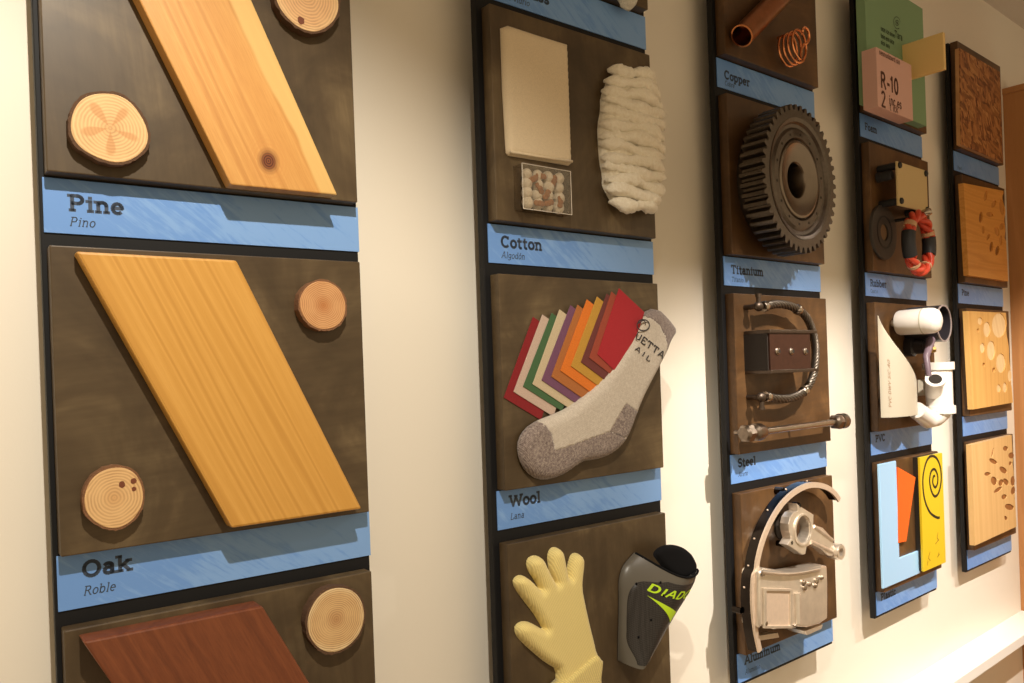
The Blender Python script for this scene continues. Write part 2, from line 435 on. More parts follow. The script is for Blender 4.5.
# ------------------------------------------------------------------ the setting
def world_obj(name, verts, faces, m, kind='structure', parent=None, bevel=0, org=None):
    me = bpy.data.meshes.new(name); o_ = Vector(org) if org else Vector((0, 0, 0))
    me.from_pydata([tuple(Vector(v)-o_) for v in verts], [], faces); me.materials.append(m); me.update()
    o = bpy.data.objects.new(name, me); COL.objects.link(o); o.location = o_
    if kind: o['kind'] = kind
    if bevel: b = o.modifiers.new('bevel', 'BEVEL'); b.width = bevel; b.segments = 2
    return o
def wbox(name, x0, x1, y0, y1, z0, z1, m, **kw):
    v = [(x, y, z) for x in (x0, x1) for y in (y0, y1) for z in (z0, z1)]
    return world_obj(name, v, [(0, 1, 3, 2), (4, 6, 7, 5), (0, 4, 5, 1), (2, 3, 7, 6), (0, 2, 6, 4), (1, 5, 7, 3)], m, **kw)
WY = .042
wbox('wall_back', -1.2, 4.6, WY, WY+.12, 0, 1.075+ZW, M_wall)
wbox('floor', -1.2, 4.6, -2.6, WY, -.06, 0, mat('floor_boards', (.30, .22, .15), .5))
wbox('ceiling', -1.2, 4.6, -1.6, WY+.12, 1.075+ZW, 1.14+ZW, M_ceil)
wbox('trim_1', -1.2, 2.80, WY-.088, WY, -.93+ZW, -.90+ZW, M_white, bevel=.002)
wbox('baseboard_back', -1.2, 2.80, WY-.014, WY, 0, .11, M_white, bevel=.002)

# unseen boards added to cut the tops of the light beams
M_baf = mat('shade_board_paint', (.30, .27, .24), .8)
wbox('unseen_beam_shade', .62, 4.2, -.945, -.925, .897+ZW, 1.075+ZW, M_baf, bevel=.001)
def shade_edge(X, z, f=.075): return tuple(LA[i]+(v-LA[i])*f for i, v in enumerate((X, WY, z)))
e0_, e1_ = shade_edge(-1.1, .98), shade_edge(1.5, -.16)
sv = []
for yy in (0, -.006):
    sv += [(e0_[0], e0_[1]+yy, e0_[2]+ZW), (e1_[0], e1_[1]+yy, e1_[2]+ZW), (e1_[0], e1_[1]+yy, 1.075+ZW), (e0_[0], e0_[1]+yy, 1.075+ZW)]
world_obj('unseen_slanted_beam_shade', sv, [(0, 1, 2, 3), (7, 6, 5, 4), (0, 4, 5, 1), (1, 5, 6, 2), (2, 6, 7, 3), (3, 7, 4, 0)], M_baf)

# oak-faced partition at the far right
PTW = wood('partition_veneer', (.52, .25, .095), (.46, .21, .075), (.34, .15, .05), 0, 40, .06, .4, .4)
p = bpy.data.objects.new('wood_partition', None); COL.objects.link(p); p.location = (2.84, WY, 0)
tag(p, 'tall orange-brown wooden partition standing out from the wall at the far right edge', 'partition')
def childbox(name, x0, x1, y0, y1, z0, z1, m, par, bev=.001):
    o = wbox(name, x0, x1, y0, y1, z0, z1, m, kind=None, bevel=bev, org=par.location); o.location = (0, 0, 0); o.parent = par; return o
childbox('side_panel', 2.800, 2.822, -.75, WY, .08, .80+ZW, PTW, p)
childbox('top_rail', 2.796, 2.86, -.755, WY, .80+ZW, .82+ZW, PTW, p)
childbox('front_post', 2.822, 2.86, -.755, -.72, .08, .80+ZW, PTW, p)
childbox('plinth', 2.806, 2.86, -.74, WY, 0, .08, M_board, p)

# ------------------------------------------------------------------ boards, panels, strips
TH = .020
COLN = ['wood samples, leftmost of the five columns', 'cotton and wool samples, second column from the left',
        'copper, gear, steel and aluminium samples, third column', 'foam, rubber, pipe and acrylic samples, fourth column',
        'carved wood samples, rightmost column']
for c in range(5):
    W = BW[c]; zt = ztop(c, -1)+.307; zb = ztop(c, 2)-sh(c)-.006
    T = Thing(c, 'backing_board', 'tall narrow black backing board behind the '+COLN[c], 'backing board', (W/2, 0, zb), 'black backing boards')
    T.part('board', MB().box(-.003 if c == 0 else -.008, W-.001, zb, zt, -.012, 0), M_board, bevel=.001)
    for k in range(4):
        z = ztop(c, 2-k)+.12
        T.part('standoff', MB().box(.10, W-.06, z, z+.03, -(WY-.002)-.0 if False else -.030, -.012), M_board)
PLAB = {
 (0, -1): None, (0, 0): 'dark stained square wood panel holding the pine plank', (0, 1): 'dark stained square wood panel holding the oak plank',
 (0, 2): 'dark stained square wood panel behind the red-brown walnut block at the bottom left',
 (1, -1): 'dark stained wood panel above the glass strip at the top, second column', (1, 0): 'dark stained wood panel behind the cotton cloth and batting',
 (1, 1): 'dark stained wood panel behind the felt fan and grey sock', (1, 2): 'dark stained wood panel behind the yellow glove and shin guard',
 (2, -1): 'dark stained wood panel behind the copper pipe and coil', (2, 0): 'dark stained wood panel behind the large gear',
 (2, 1): 'brown stained wood panel behind the steel cable, beam and threaded rod', (2, 2): 'brown stained wood panel behind the aluminium castings',
 (3, -1): 'stained wood panel hidden behind the green foam sheet', (3, 0): 'dark stained wood panel behind the rubber disc and red hose',
 (3, 1): 'dark stained wood panel behind the white plastic pipes', (3, 2): 'brown stained wood panel behind the blue, orange and yellow plastic shapes',
 (4, -1): 'dark stained wood panel behind the strand board sample', (4, 0): 'dark stained wood panel behind the orange carved block, below the strand board',
 (4, 1): 'dark stained wood panel behind the honey carved block with round hollows', (4, 2): 'dark stained wood panel behind the pale carved block, lowest of its column'}
NAMES = {(0, 0): ('Pine', 'Pino'), (0, 1): ('Oak', 'Roble'), (1, -1): ('Fiberglass', 'Fibra de vidrio'), (1, 0): ('Cotton', 'Algodón'), (1, 1): ('Wool', 'Lana'),
 (2, -1): ('Copper', 'Cobre'), (2, 0): ('Titanium', 'Titanio'), (2, 1): ('Steel', 'Acero'), (2, 2): ('Aluminum', 'Aluminio'),
 (3, -1): ('Foam', ''), (3, 0): ('Rubber', 'Caucho'), (3, 1): ('PVC', ''), (3, 2): ('Plastic', ''),
 (4, -1): ('', 'Panel'), (4, 0): ('Pine', ''), (4, 1): ('', ''), (4, 2): ('', '')}
ORD = {3: 'under the green and pink foam', 0: ''}
for (c, r), lab in PLAB.items():
    if lab is None: continue
    W = BW[c]; a0, a1 = .002, W-(.0085 if c == 0 else .0125); z0 = ztop(c, r)+.002; z1 = z0+.3075
    T = Thing(c, 'display_panel', lab, 'panel', ((a0+a1)/2, 0, z0), 'stained display panels', MB().box(a0, a1, z0, z1, 0, TH), (PM2 if c > 1 else PM)[(c*2+r+1) % 4], bevel=.0014)
for (c, r), (en, es) in NAMES.items():
    W = BW[c]; z1 = ztop(c, r); h = sh(c)
    nm = {(3, -1): 'under the pink foam block', (3, 0): 'under the red hose ring', (3, 1): 'under the white plastic pipes', (3, 2): 'under the blue L shape',
          (4, -1): 'under the strand board block', (4, 0): 'under the orange carved block', (4, 1): 'under the block with round hollows', (4, 2): 'under the lowest carved block'}.get((c, r))
    lab = 'blue name strip %s on the black board' % nm if nm else 'blue name strip reading %s%s' % (en, {(1, -1): ', cut off at the top of the picture'}.get((c, r), ' and '+es if es else ''))
    T = Thing(c, 'name_strip', lab, 'sign', (.02, 0, z1-h), 'blue name strips')
    st_o = T.part('strip', MB().box(0, W, z1-h, z1, 0, .0018), strip_mat(c*3+r), bevel=.0003)
    if en:
        m = MB(); x = .0225; y = z1-h*{-1: .63, 0: .56, 1: .44, 2: .43}[r]
        if (c, r) == (1, -1): x = .012
        write(m, en, .0148, .25, .22, 0, lambda a, b, x=x, y=y: (x+a, .0020, y+b), 1.24, .06)
        T.part('title_print', m, M_text, st_o, recalc=False, label='dark slab letters')
    if es:
        m = MB(); y = z1-h*{-1: .87, 0: .85, 1: .78, 2: .78}[r]; x = .0225
        if (c, r) == (1, -1): x = .012
        write(m, es, .0088, .12, .10, .22, lambda a, b, x=x, y=y: (x+a, .0020, y+b), .95, .06)
        T.part('subtitle_print', m, M_text2, st_o, recalc=False, label='small italic letters')

# ------------------------------------------------------------------ column 0 : planks and wood slices
dO = .040
oak = [at(0, 75.7, 251, dO), at(0, 236.8, 260, dO), at(0, 362.3, 509, dO), at(0, 232, 528.4, dO)]
pit = PITCH*KS[0]
pineb = [at(0, 231, 184.6, dO), at(0, 337.6, 195, dO)]; pinet = [at(0, 139.5, 0, dO), at(0, 251.5, 0, dO)]
def ext(b, t, z): f = (z-b[1])/(t[1]-b[1]); return (b[0]+(t[0]-b[0])*f, z)
pine = [ext(pineb[0], pinet[0], oak[0][1]+pit), ext(pineb[1], pinet[1], oak[1][1]+pit), pineb[1], pineb[0]]
ang = math.atan2(oak[3][0]-oak[0][0], oak[0][1]-oak[3][1])       # lean of the long edges
def pine_extra(t, f):
    tc = t.n('ShaderNodeTexCoord'); mp = t.n('ShaderNodeMapping'); mp.inputs['Rotation'].default_value = (0, ang, 0)
    t.l(tc.outputs['Object'], mp.inputs[0]); sp = t.n('ShaderNodeSeparateXYZ'); t.l(mp.outputs[0], sp.inputs[0])
    wob = t.noise(mp.outputs[0], 9, 2)
    e_ = t.math('ADD', sp.outputs['X'], t.math('MULTIPLY', t.math('SUBTRACT', wob, .5), .022))
    sap = t.ramp(t.math('MULTIPLY_ADD', e_, 10, .5), [(.83, (0, 0, 0)), (.87, (1, 1, 1))])
    f = t.mix(sap, f, t.mix(.25, (.70, .47, .17), f))
    # knot
    kn = at(0, 268.5, 161, dO); dx = kn[0]-PO[0]; dz = kn[1]-PO[1]
    v = t.n('ShaderNodeVectorMath', _operation='SUBTRACT'); t.l(tc.outputs['Object'], v.inputs[0]); v.inputs[1].default_value = (dx, 0, dz)
    v2 = t.n('ShaderNodeVectorMath', _operation='MULTIPLY'); t.l(v.outputs[0], v2.inputs[0]); v2.inputs[1].default_value = (1, 0, .85)
    ln = t.n('ShaderNodeVectorMath', _operation='LENGTH'); t.l(v2.outputs[0], ln.inputs[0])
    rr = t.math('ADD', ln.outputs['Value'], t.math('MULTIPLY', wob, .004))
    ring = t.math('SINE', t.math('MULTIPLY', rr, 1500))
    near = t.ramp(rr, [(.014, (1, 1, 1)), (.034, (0, 0, 0))])
    f = t.mix(t.math('MULTIPLY', near, t.math('MULTIPLY_ADD', ring, .28, .30)), f, (.56, .25, .07))
    core = t.ramp(rr, [(.0105, (1, 1, 1)), (.0125, (0, 0, 0))])
    cc = t.ramp(t.math('MULTIPLY_ADD', t.math('SINE', t.math('MULTIPLY', rr, 2600)), .5, .5), [(0, (.06, .014, .006)), (1, (.22, .065, .02))])
    return t.mix(core, f, cc)
def cen(ps): return (sum(p[0] for p in ps)/len(ps), sum(p[1] for p in ps)/len(ps))
PO = cen(pine)
M_pine = wood('pine_wood', (.66, .36, .11), (.58, .29, .08), (.36, .13, .03), ang, 75, .045, .62, .42, extra=pine_extra)
M_oak = wood('oak_wood', (.64, .345, .082), (.58, .30, .062), (.42, .19, .032), ang, 120, .03, .30, .4)
M_walnut = wood('walnut_wood', (.23, .070, .026), (.17, .048, .018), (.07, .018, .009), ang, 42, .08, 1.0, .38)
c_ = cen(pine); Thing(0, 'pine_plank', 'slanted pale pine plank with a dark knot near its lower end', 'plank', (c_[0], TH, c_[1]), None, MB().prism(pine, TH, dO), M_pine, bevel=.0016)
c_ = cen(oak); Thing(0, 'oak_plank', 'slanted golden oak plank with softly rounded edges on the middle panel', 'plank', (c_[0], TH, c_[1]), None, MB().prism(oak, TH, dO), M_oak, bevel=.0028)
dW = .050
wal = [at(0, 82.7, 642, dW), at(0, 262.5, 606, dW), at(0, 309.5, 683, dW), at(0, 105.6, 683, dW)]
dl = (wal[2][0]-wal[1][0])/(wal[1][1]-wal[2][1]); drop = .285
wal[2] = (wal[1][0]+dl*drop, wal[1][1]-drop); wal[3] = (wal[0][0]+dl*drop, wal[0][1]-drop)
c_ = cen(wal); Thing(0, 'walnut_block', 'thick red-brown walnut block leaning right on the lowest left panel', 'plank', (c_[0], TH, c_[1]), None, MB().prism(wal, TH, dW), M_walnut, bevel=.0022)

def slice_mat(name, core, mid, rim, freq, seed, blot=None):
    m = mat(name, mid, .6); t = NT(m)
    co = t.coord((1, 0, 1)); wob = t.noise(t.coord((1, 1, 1), 0, (seed, seed, 0)), 28, 3)
    ln = t.n('ShaderNodeVectorMath', _operation='LENGTH'); t.l(co, ln.inputs[0])
    r = t.math('ADD', ln.outputs['Value'], t.math('MULTIPLY', t.math('SUBTRACT', wob, .5), .008))
    base = t.ramp(t.math('MULTIPLY', r, 26), [(.0, core), (.35, mid), (.75, mid), (1, rim)])
    ring = t.math('MULTIPLY_ADD', t.math('SINE', t.math('MULTIPLY', r, freq)), .5, .5)
    c = t.mix(t.math('MULTIPLY', t.math('MULTIPLY', ring, t.noise(t.coord((1, 1, 1), 0, (seed, 0, 3)), 55, 3)), 1.3), base, tuple(x*.72 for x in core))
    if blot:
        tc = t.n('ShaderNodeTexCoord'); sp = t.n('ShaderNodeSeparateXYZ'); t.l(tc.outputs['Object'], sp.inputs[0])
        an = t.math('ARCTAN2', sp.outputs['Z'], sp.outputs['X'])
        pet = t.math('COSINE', t.math('MULTIPLY_ADD', an, 5, 1.6))
        rn = t.math('SUBTRACT', t.math('MULTIPLY', r, 30), .42); pk_ = t.math('SUBTRACT', t.math('ADD', pet, t.math('MULTIPLY', t.math('SUBTRACT', wob, .5), 1.6)), t.math('MULTIPLY', t.math('MULTIPLY', rn, rn), 4.6)); pm = t.ramp(pk_, [(.05, (0, 0, 0)), (.45, (1, 1, 1))])
        c = t.mix(t.math('MULTIPLY', pm, .6), c, (.50, .22, .07))
    t.col(c); t.bump(ring, .1, .0004); return m
M_bark = mat('bark', (.10, .052, .028), .9); t = NT(M_bark); t.bump(t.noise(t.coord(), 300, 5), .8, .002)
M_bark2 = mat('reddish_bark', (.20, .095, .045), .9); t = NT(M_bark2); t.bump(t.noise(t.coord(), 420, 5), .8, .002)
def wood_slice(u, v, ru, rv, th, label, m, bark, seed, jit=.02, marks=()):
    d1 = TH+th; a, z = at(0, u, v, d1)
    a2, _ = at(0, u+ru, v, d1); _, z2 = at(0, u, v-rv, d1); rx, rz = abs(a2-a), abs(z2-z)
    random.seed(seed); prof = []; ph = [random.uniform(0, 6.3) for _ in range(4)]
    for k in range(64):
        q = 2*pi*k/64; f = 1+jit*(sin(2*q+ph[0])*.9+sin(3*q+ph[1])*.7+sin(5*q+ph[2])*.5)
        prof.append((a+rx*f*cos(q), z+rz*f*sin(q)))
    def scl(s, j=0): return [(a+(p[0]-a)*(s+random.uniform(-j, j)), z+(p[1]-z)*(s+random.uniform(-j, j))) for p in prof]
    T = Thing(0, 'wood_slice', label, 'wood slice', (a, TH, z), 'round branch slices')
    T.part('bark', MB().holed(scl(1.0, .022), [scl(.93)], TH, d1-.0006), bark, label='rough bark rim', smooth=50)
    T.part('cut_face', MB().prism(scl(.93), TH, d1), m, bevel=.0006)
    for i, (mu, mv, ms) in enumerate(marks):
        ma, mz = at(0, mu, mv, d1); T.part('knot', MB().prism(ellipse(ma, mz, ms, ms*1.1, 12, 0, .1), d1-.001, d1+.0003), mat('dark_knot', (.16, .045, .018), .6))
wood_slice(110.2, 128.0, 39.0, 37.5, .013, 'round pine slice with five darker petals, below left of the pine plank', slice_mat('pine_slice', (.66, .38, .16), (.74, .48, .22), (.78, .54, .27), 1900, 1, True), M_bark, 3, .03)
wood_slice(307, -4, 32.5, 37, .013, 'wood slice cut by the top edge, right of the pine plank', slice_mat('pine_slice_plain', (.62, .34, .15), (.70, .42, .20), (.74, .50, .25), 1900, 5), M_bark, 4, .02, [(301, 20.5, .0042)])
wood_slice(323.4, 305.2, 24.2, 25.6, .014, 'small round oak slice with orange heart, upper right of the oak plank', slice_mat('oak_slice', (.45, .17, .05), (.62, .34, .15), (.78, .56, .30), 3000, 2), M_bark2, 5, .012)
wood_slice(114.6, 497.6, 31.5, 32, .013, 'ragged-barked oak slice left of the lower end of the oak plank', slice_mat('oak_slice_pale', (.60, .34, .14), (.70, .45, .21), (.70, .46, .22), 2100, 3), M_bark2, 6, .018, [(122, 484.5, .003), (133.5, 481, .0028), (134, 489, .0022)])
wood_slice(336.5, 619.6, 29.5, 34.5, .014, 'oval walnut slice with many fine rings, above right of the walnut block', slice_mat('walnut_slice', (.48, .26, .11), (.66, .44, .21), (.80, .64, .38), 2600, 4), M_bark, 7, .012)

# ------------------------------------------------------------------ column 1
def fabric(name, col, rough=.9, sc=900, st=.5, dist=.0008, col2=None, sheen=.3):
    m = mat(name, col, rough, sheen=sheen, spec=.2); t = NT(m); co = t.coord(); n = t.noise(co, sc, 3, .7)
    c2 = col2 or tuple(x*.75 for x in col)
    t.col(t.mix(t.ramp(n, [(.35, (0, 0, 0)), (.65, (1, 1, 1))]), c2, col)); t.bump(n, st, dist); return m
M_cloth = fabric('natural_cotton', (.80, .66, .46), .9, 1500)
d1 = TH+.003
sw = [at(1, 501, 28, d1), at(1, 508, 25.5, d1), at(1, 540, 36, d1), at(1, 567.3, 44.5, d1), at(1, 569.5, 105, d1), at(1, 571.5, 163, d1), at(1, 569, 165.5, d1), at(1, 540, 160.5, d1), at(1, 509, 155.5, d1), at(1, 506.5, 152.5, d1), at(1, 503, 90, d1)]
c_ = cen(sw)
T = Thing(1, 'cotton_cloth', 'flat folded beige cotton cloth on the upper left of its dark panel', 'cloth', (c_[0], TH, c_[1]))
T.part('folded_cloth', pillow(MB(), sw, .007, .009, .002, .006, TH), M_cloth, smooth=180)
d1 = TH+.009
hm = ats(1, [(507, 149), (571, 160), (571.3, 163), (540, 158.8), (509, 153.8)], d1)
T.part('hem', MB().tube([(at(1, 511, 151, d1)[0], d1-.001, at(1, 508, 151, d1)[1]), (at(1, 539, 156.5, d1)[0], d1-.0005, at(1, 539, 156.5, d1)[1]), (at(1, 572.5, 161, d1)[0], d1-.001, at(1, 570.5, 161, d1)[1])], .0022, 8), M_cloth, smooth=180)

# clear box with cotton boll
gl = bpy.data.materials.new('clear_acrylic'); gl.use_nodes = True; nt = gl.node_tree; nt.nodes.remove(nt.nodes['Principled BSDF'])
tr_ = nt.nodes.new('ShaderNodeBsdfTransparent'); gs = nt.nodes.new('ShaderNodeBsdfGlossy'); gs.inputs['Roughness'].default_value = .08
mx = nt.nodes.new('ShaderNodeMixShader')
tr_.inputs[0].default_value = (.93, .91, .88, 1)
mx.inputs[0].default_value = .10; nt.links.new(tr_.outputs[0], mx.inputs[1]); nt.links.new(gs.outputs[0], mx.inputs[2]); nt.links.new(mx.outputs[0], nt.nodes['Material Output'].inputs[0])
d1 = TH+.020
b0 = at(1, 523.5, 208.5, d1); b1 = at(1, 570.5, 171.5, d1); a0, z0, a1, z1 = b0[0], b0[1], b1[0], b1[1]
T = Thing(1, 'sample_box', 'small clear box of raw cotton bolls below the beige cloth', 'box', ((a0+a1)/2, TH, z0))
w_ = .0012
T.part('front_pane', MB().box(a0, a1, z0, z1, d1-w_, d1), gl)
for nm_, q in (('side_pane', (a0, a0+w_, z0, z1)), ('side_pane', (a1-w_, a1, z0, z1)), ('side_pane', (a0+w_, a1-w_, z1-w_, z1)), ('side_pane', (a0+w_, a1-w_, z0, z0+w_))):
    T.part(nm_, MB().box(*q, TH, d1-w_), gl)
rim = MB()
for (x0, y0, x1, y1) in ((a0, z0, a1, z0), (a1, z0, a1, z1), (a1, z1, a0, z1), (a0, z1, a0, z0)): rim.tube([(x0, d1, y0), (x1, d1, y1)], .0006, 6)
T.part('edge', rim, mat('frosted_edge', (.62, .56, .48), .3))
TB = Thing(1, 'cotton_bolls', 'raw cotton bolls with brown husks inside the small clear box', 'cotton', ((a0+a1)/2, TH, z0+.004))
M_cot = fabric('raw_cotton', (.85, .78, .66), 1, 300, 1, .003, (.72, .62, .48)); M_husk = fabric('husk', (.36, .15, .055), .8, 500, .6)
random.seed(5)
for k in range(16):
    x = a0+(a1-a0)*(.17+.22*(k % 4)); y = z0+(z1-z0)*(.18+.215*(k//4)); m = MB()
    for q in range(2): m.ball((x+random.uniform(-.001, .001), TH+.0085+random.uniform(-.001, .002), y+random.uniform(-.001, .001)), random.uniform(.0075, .0086), 1, 1.1)
    TB.part('fluff', m, M_cot, smooth=180)
for (fx, fy, an) in ((.25, .70, .5), (.42, .80, 0), (.68, .74, 1.2), (.38, .52, 2.2), (.52, .40, .9), (.36, .18, 0), (.56, .22, .3), (.80, .28, 1.5)):
    x = a0+(a1-a0)*fx; y = z0+(z1-z0)*fy; m = MB()
    for q in (-1, 0, 1): m.ball((x+q*.0050*cos(an), TH+.0165-abs(q)*.001, y+q*.0050*sin(an)), .0050, 1.1, .9, .4)
    TB.part('husk', m, M_husk, smooth=180)

# batting
db = TH+.002
bat = ats(1, [(610, 71), (622, 69.5), (637, 73), (648, 82), (656, 92), (661, 104), (664, 125), (665, 150), (664.5, 172), (661, 192), (652, 206), (640, 209), (631, 210.5), (622, 211), (613, 204), (606, 192), (602, 184), (603, 176), (599.5, 160), (598, 140), (597.5, 122), (601, 105), (600.5, 92)], TH+.012)
bat = [(p[0]+.004, p[1]) for p in bat]
M_bat = fabric('cotton_batting', (.93, .88, .76), 1, 230, .7, .003, (.84, .77, .63), .5)
from mathutils import noise as nz
T = Thing(1, 'cotton_batting', 'puffy folded roll of off-white cotton batting on the right', 'cotton', (cen(bat)[0], TH, cen(bat)[1]))
T.part('core', pillow(MB(), smooth_poly([(cen(bat)[0]+(p[0]-cen(bat)[0])*.90, cen(bat)[1]+(p[1]-cen(bat)[1])*.96) for p in bat], 1), .022, .03, 0, .004, TH, noise=.006), M_bat, smooth=180)
by0 = min(p[1] for p in bat); by1 = max(p[1] for p in bat); random.seed(11)
def xr(z):
    xs = []
    for i_ in range(len(bat)):
        a, b = bat[i_], bat[(i_+1) % len(bat)]
        if (a[1]-z)*(b[1]-z) < 0: xs.append(a[0]+(b[0]-a[0])*(z-a[1])/(b[1]-a[1]))
    return (min(xs), max(xs)) if len(xs) > 1 else None
NF = 13
for k in range(NF):
    z = by0+(by1-by0)*(k+.55)/NF; zm_ = (by0+by1)/2; x0, x1 = xr(zm_+(z-zm_)*.88); rr_ = (by1-by0)/NF*.66
    x0 += rr_*.35; x1 -= rr_*.35
    ph = random.uniform(0, 6); pts = []; rad = []
    for q in range(25):
        f = q/24; e_ = math.sqrt(max(.03, 1-(2*f-1)**6))
        pts.append((x0+(x1-x0)*f, TH+.006+.018*math.sqrt(max(0, 1-(2*f-1)**2)), z+.0035*sin(f*7+ph)-.004*(f-.5)))
        rad.append(rr_*(.85+.22*sin(f*11+ph*2)+random.uniform(-.10, .10))*e_)
    mb_ = MB().tube(pts, 0, 14, True, rad)
    for v in mb_.bm.verts:
        n_ = nz.noise_vector(v.co*90+Vector((k, 0, 0)))*.0030+nz.noise_vector(v.co*260)*.0014; v.co += n_
        v.co.y = min(v.co.y, -TH-.0005)
    T.part('fold', mb_, M_bat, smooth=180)

# felt fan
felts = [('dark red', (.24, .008, .011), (270, 200), (145, 545)), ('pinkish cream', (.56, .42, .34), (310, 190), (187, 520)), ('green', (.055, .13, .05), (350, 183), (228, 497)),
 ('cream', (.58, .47, .31), (383, 168), (268, 487)), ('purple', (.17, .065, .13), (430, 150), (307, 470)), ('brown orange', (.42, .14, .03), (460, 148), (348, 455)),
 ('bright orange', (.72, .18, .012), (500, 125), (387, 430)), ('mustard', (.52, .28, .035), (543, 113), (432, 410)), ('maroon', (.15, .03, .025), (585, 100), (475, 393)),
 ('rust', (.33, .055, .025), (605, 92), (510, 375)), ('bright red', (.40, .010, .018), (637, 78), (545, 360))]
pos = ['undermost at the left end of the felt fan', 'second from the left in the felt fan', 'third from the left in the felt fan', 'between the green and purple felts',
       'fifth from the left in the felt fan', 'just left of the bright orange one', 'in the middle of the felt fan', 'just right of the bright orange one',
       'just right of the mustard one', 'mostly hidden under the bright red one', 'topmost at the right end of the felt fan']
for i, (nm, colr, tp, lp) in enumerate(felts):
    d = TH+.0005+i*.0014; g_ = 1 if i == 0 else 1.1 if i < 3 else 1.3; e1 = ((145-i*3.4)*g_, 96*g_)
    q = [tp, (tp[0]+e1[0]-6, tp[1]+e1[1]), (lp[0]+e1[0]+14, lp[1]+e1[1]), lp]
    if i == 10: q = [tp, (745, 180), (655, 465), lp]
    P = [at(1, 470+x/4.267, 270+y/4.267, d+.0014) for x, y in q]
    cc = cen(P)
    Thing(1, 'felt_swatch', '%s felt square, %s' % (nm, pos[i]), 'felt', (cc[0], d, cc[1]), 'wool felt squares', MB().prism(P, d, d+.0013), fabric('felt_'+nm.replace(' ', '_'), colr, .95, 700, .4, .0005), bevel=.0003)

# sock
ds = TH+.006
sock = ats(1, [(655, 307.5), (666, 318), (675.5, 331), (668.5, 341.5), (665, 352), (657, 367), (648, 384), (640, 400), (634, 416), (627, 435), (619, 447), (608, 455.5), (596, 459.5), (582, 461), (572, 468), (560, 476), (544, 480.5), (532, 477), (522, 466), (517.5, 452), (518.5, 440), (525, 429), (536, 421), (552, 415), (567, 408), (578, 399), (591, 388), (601, 377), (611, 364), (620, 350), (628, 338), (633.5, 325), (641.5, 313)], ds)
sock = smooth_poly(sock, 1)
def knit(name, c1, c2, st=.6, rib=True):
    m = mat(name, c1, .95, sheen=.3, spec=.15); t = NT(m)
    lean = radians(38)
    co = t.coord((1, 1, 1), lean); wv = t.n('ShaderNodeTexWave', _bands_direction='X', Scale=150, Distortion=1.2, Detail=1); t.l(co, wv.inputs[0])
    n = t.noise(t.coord(), 330, 4, .8)
    k = t.math('ADD', t.math('MULTIPLY', wv.outputs[0], .30 if rib else .1), t.math('MULTIPLY', n, .8))
    t.col(t.mix(t.ramp(k, [(.35, (0, 0, 0)), (.78, (1, 1, 1))]), c2, c1)); t.bump(k, st, .0012); return m
M_sock = knit('ragg_wool', (.66, .60, .52), (.40, .34, .28)); M_sock2 = knit('grey_ragg_wool', (.62, .53, .46), (.12, .085, .08), .8, False); M_cuff = knit('cuff_wool', (.40, .33, .30), (.11, .08, .08), .8)
sc_ = cen(sock)
T = Thing(1, 'sock', 'long grey wool sock lying diagonally over the felt fan', 'sock', (sc_[0], TH, sc_[1]))
HS, RS, DS = .014, .018, TH+.006
REG = {'sole_and_toe': [(500, 420), (533, 417), (542, 423), (549, 434), (552.5, 450.5), (570, 445), (592, 437), (607, 431.6), (616, 434), (640, 450), (620, 480), (540, 500), (500, 480)],
       'heel_patch': [(607.5, 431), (623.5, 403.5), (632, 410), (650, 415), (640, 440), (620, 437)],
       'cuff': [(636, 296), (643.5, 316), (650, 319), (657, 326), (663, 337), (667, 352), (692, 345), (680, 296)]}
REG = {k: ats(1, v, TH+.014) for k, v in REG.items()}
T.part('knit_body', pillow(MB(), sock, HS, RS, .002, .0032, TH+.004, keep=lambda c, ins: not any(ins(c, r) for r in REG.values())), M_sock, smooth=180)
for nm_, mm_, lb_ in (('sole_and_toe', M_sock2, 'speckled darker grey knit'), ('heel_patch', M_sock2, 'darker heel knit'), ('cuff', M_cuff, 'dark grey ribbed cuff')):
    T.part(nm_, pillow(MB(), sock, HS, RS, .002, .0032, TH+.004, keep=lambda c, ins: ins(c, REG[nm_])), mm_, smooth=180, label=lb_)
# knitted lettering
dt_ = TH+.0212
def sockmap(u0, v0, du, dv):
    """text laid from image point (u0,v0) along (du) with up (dv), in pixels per unit"""
    def f(x, y):
        p = at(1, u0+du[0]*x+dv[0]*y, v0+du[1]*x+dv[1]*y, dt_); return (p[0], dt_, p[1])
    return f
def lift(m):      # drop print on the sock's surface
    for v in m.bm.verts:
        v.co.y = -(TH+.006+HS+.0012)
M_knitprint = mat('dark_yarn', (.04, .035, .04), .9)
m = MB(); write(m, 'UETTA', 1, .15, 0, 0, sockmap(634.6, 337.2, (6.3, 4.9), (2.9, -5.6)), .92, .12); lift(m)
write(m, 'AIL', 1, .14, 0, 0, sockmap(634.6, 349.5, (5.6, 4.6), (2.4, -3.9)), .95, .35); lift(m)
q0 = [(643.3+6.3*cos(t_)*1.0, 325.2+5.6*sin(t_)) for t_ in [radians(x) for x in range(-150, 205, 12)]]
sp_ = at(1, 643, 324, ds)
ringp = [at(1, u, v, dt_) for u, v in q0]+[at(1, 643+2.5*cos(radians(x)), 323+2.4*sin(radians(x)), dt_) for x in range(200, 420, 25)]
for i in range(len(ringp)-1):
    a = Vector(ringp[i]); b = Vector(ringp[i+1]); dd = (b-a)
    if dd.length < 1e-6: continue
    dd.normalize(); nn = Vector((-dd.y, dd.x))*.0011
    m.bm.faces.new([m.v(p[0], TH+.0212, p[1]) for p in (a-nn, b-nn, b+nn, a+nn)])
T.part('knit_lettering', m, M_knitprint, recalc=False, label='dark knitted letters and a round emblem')

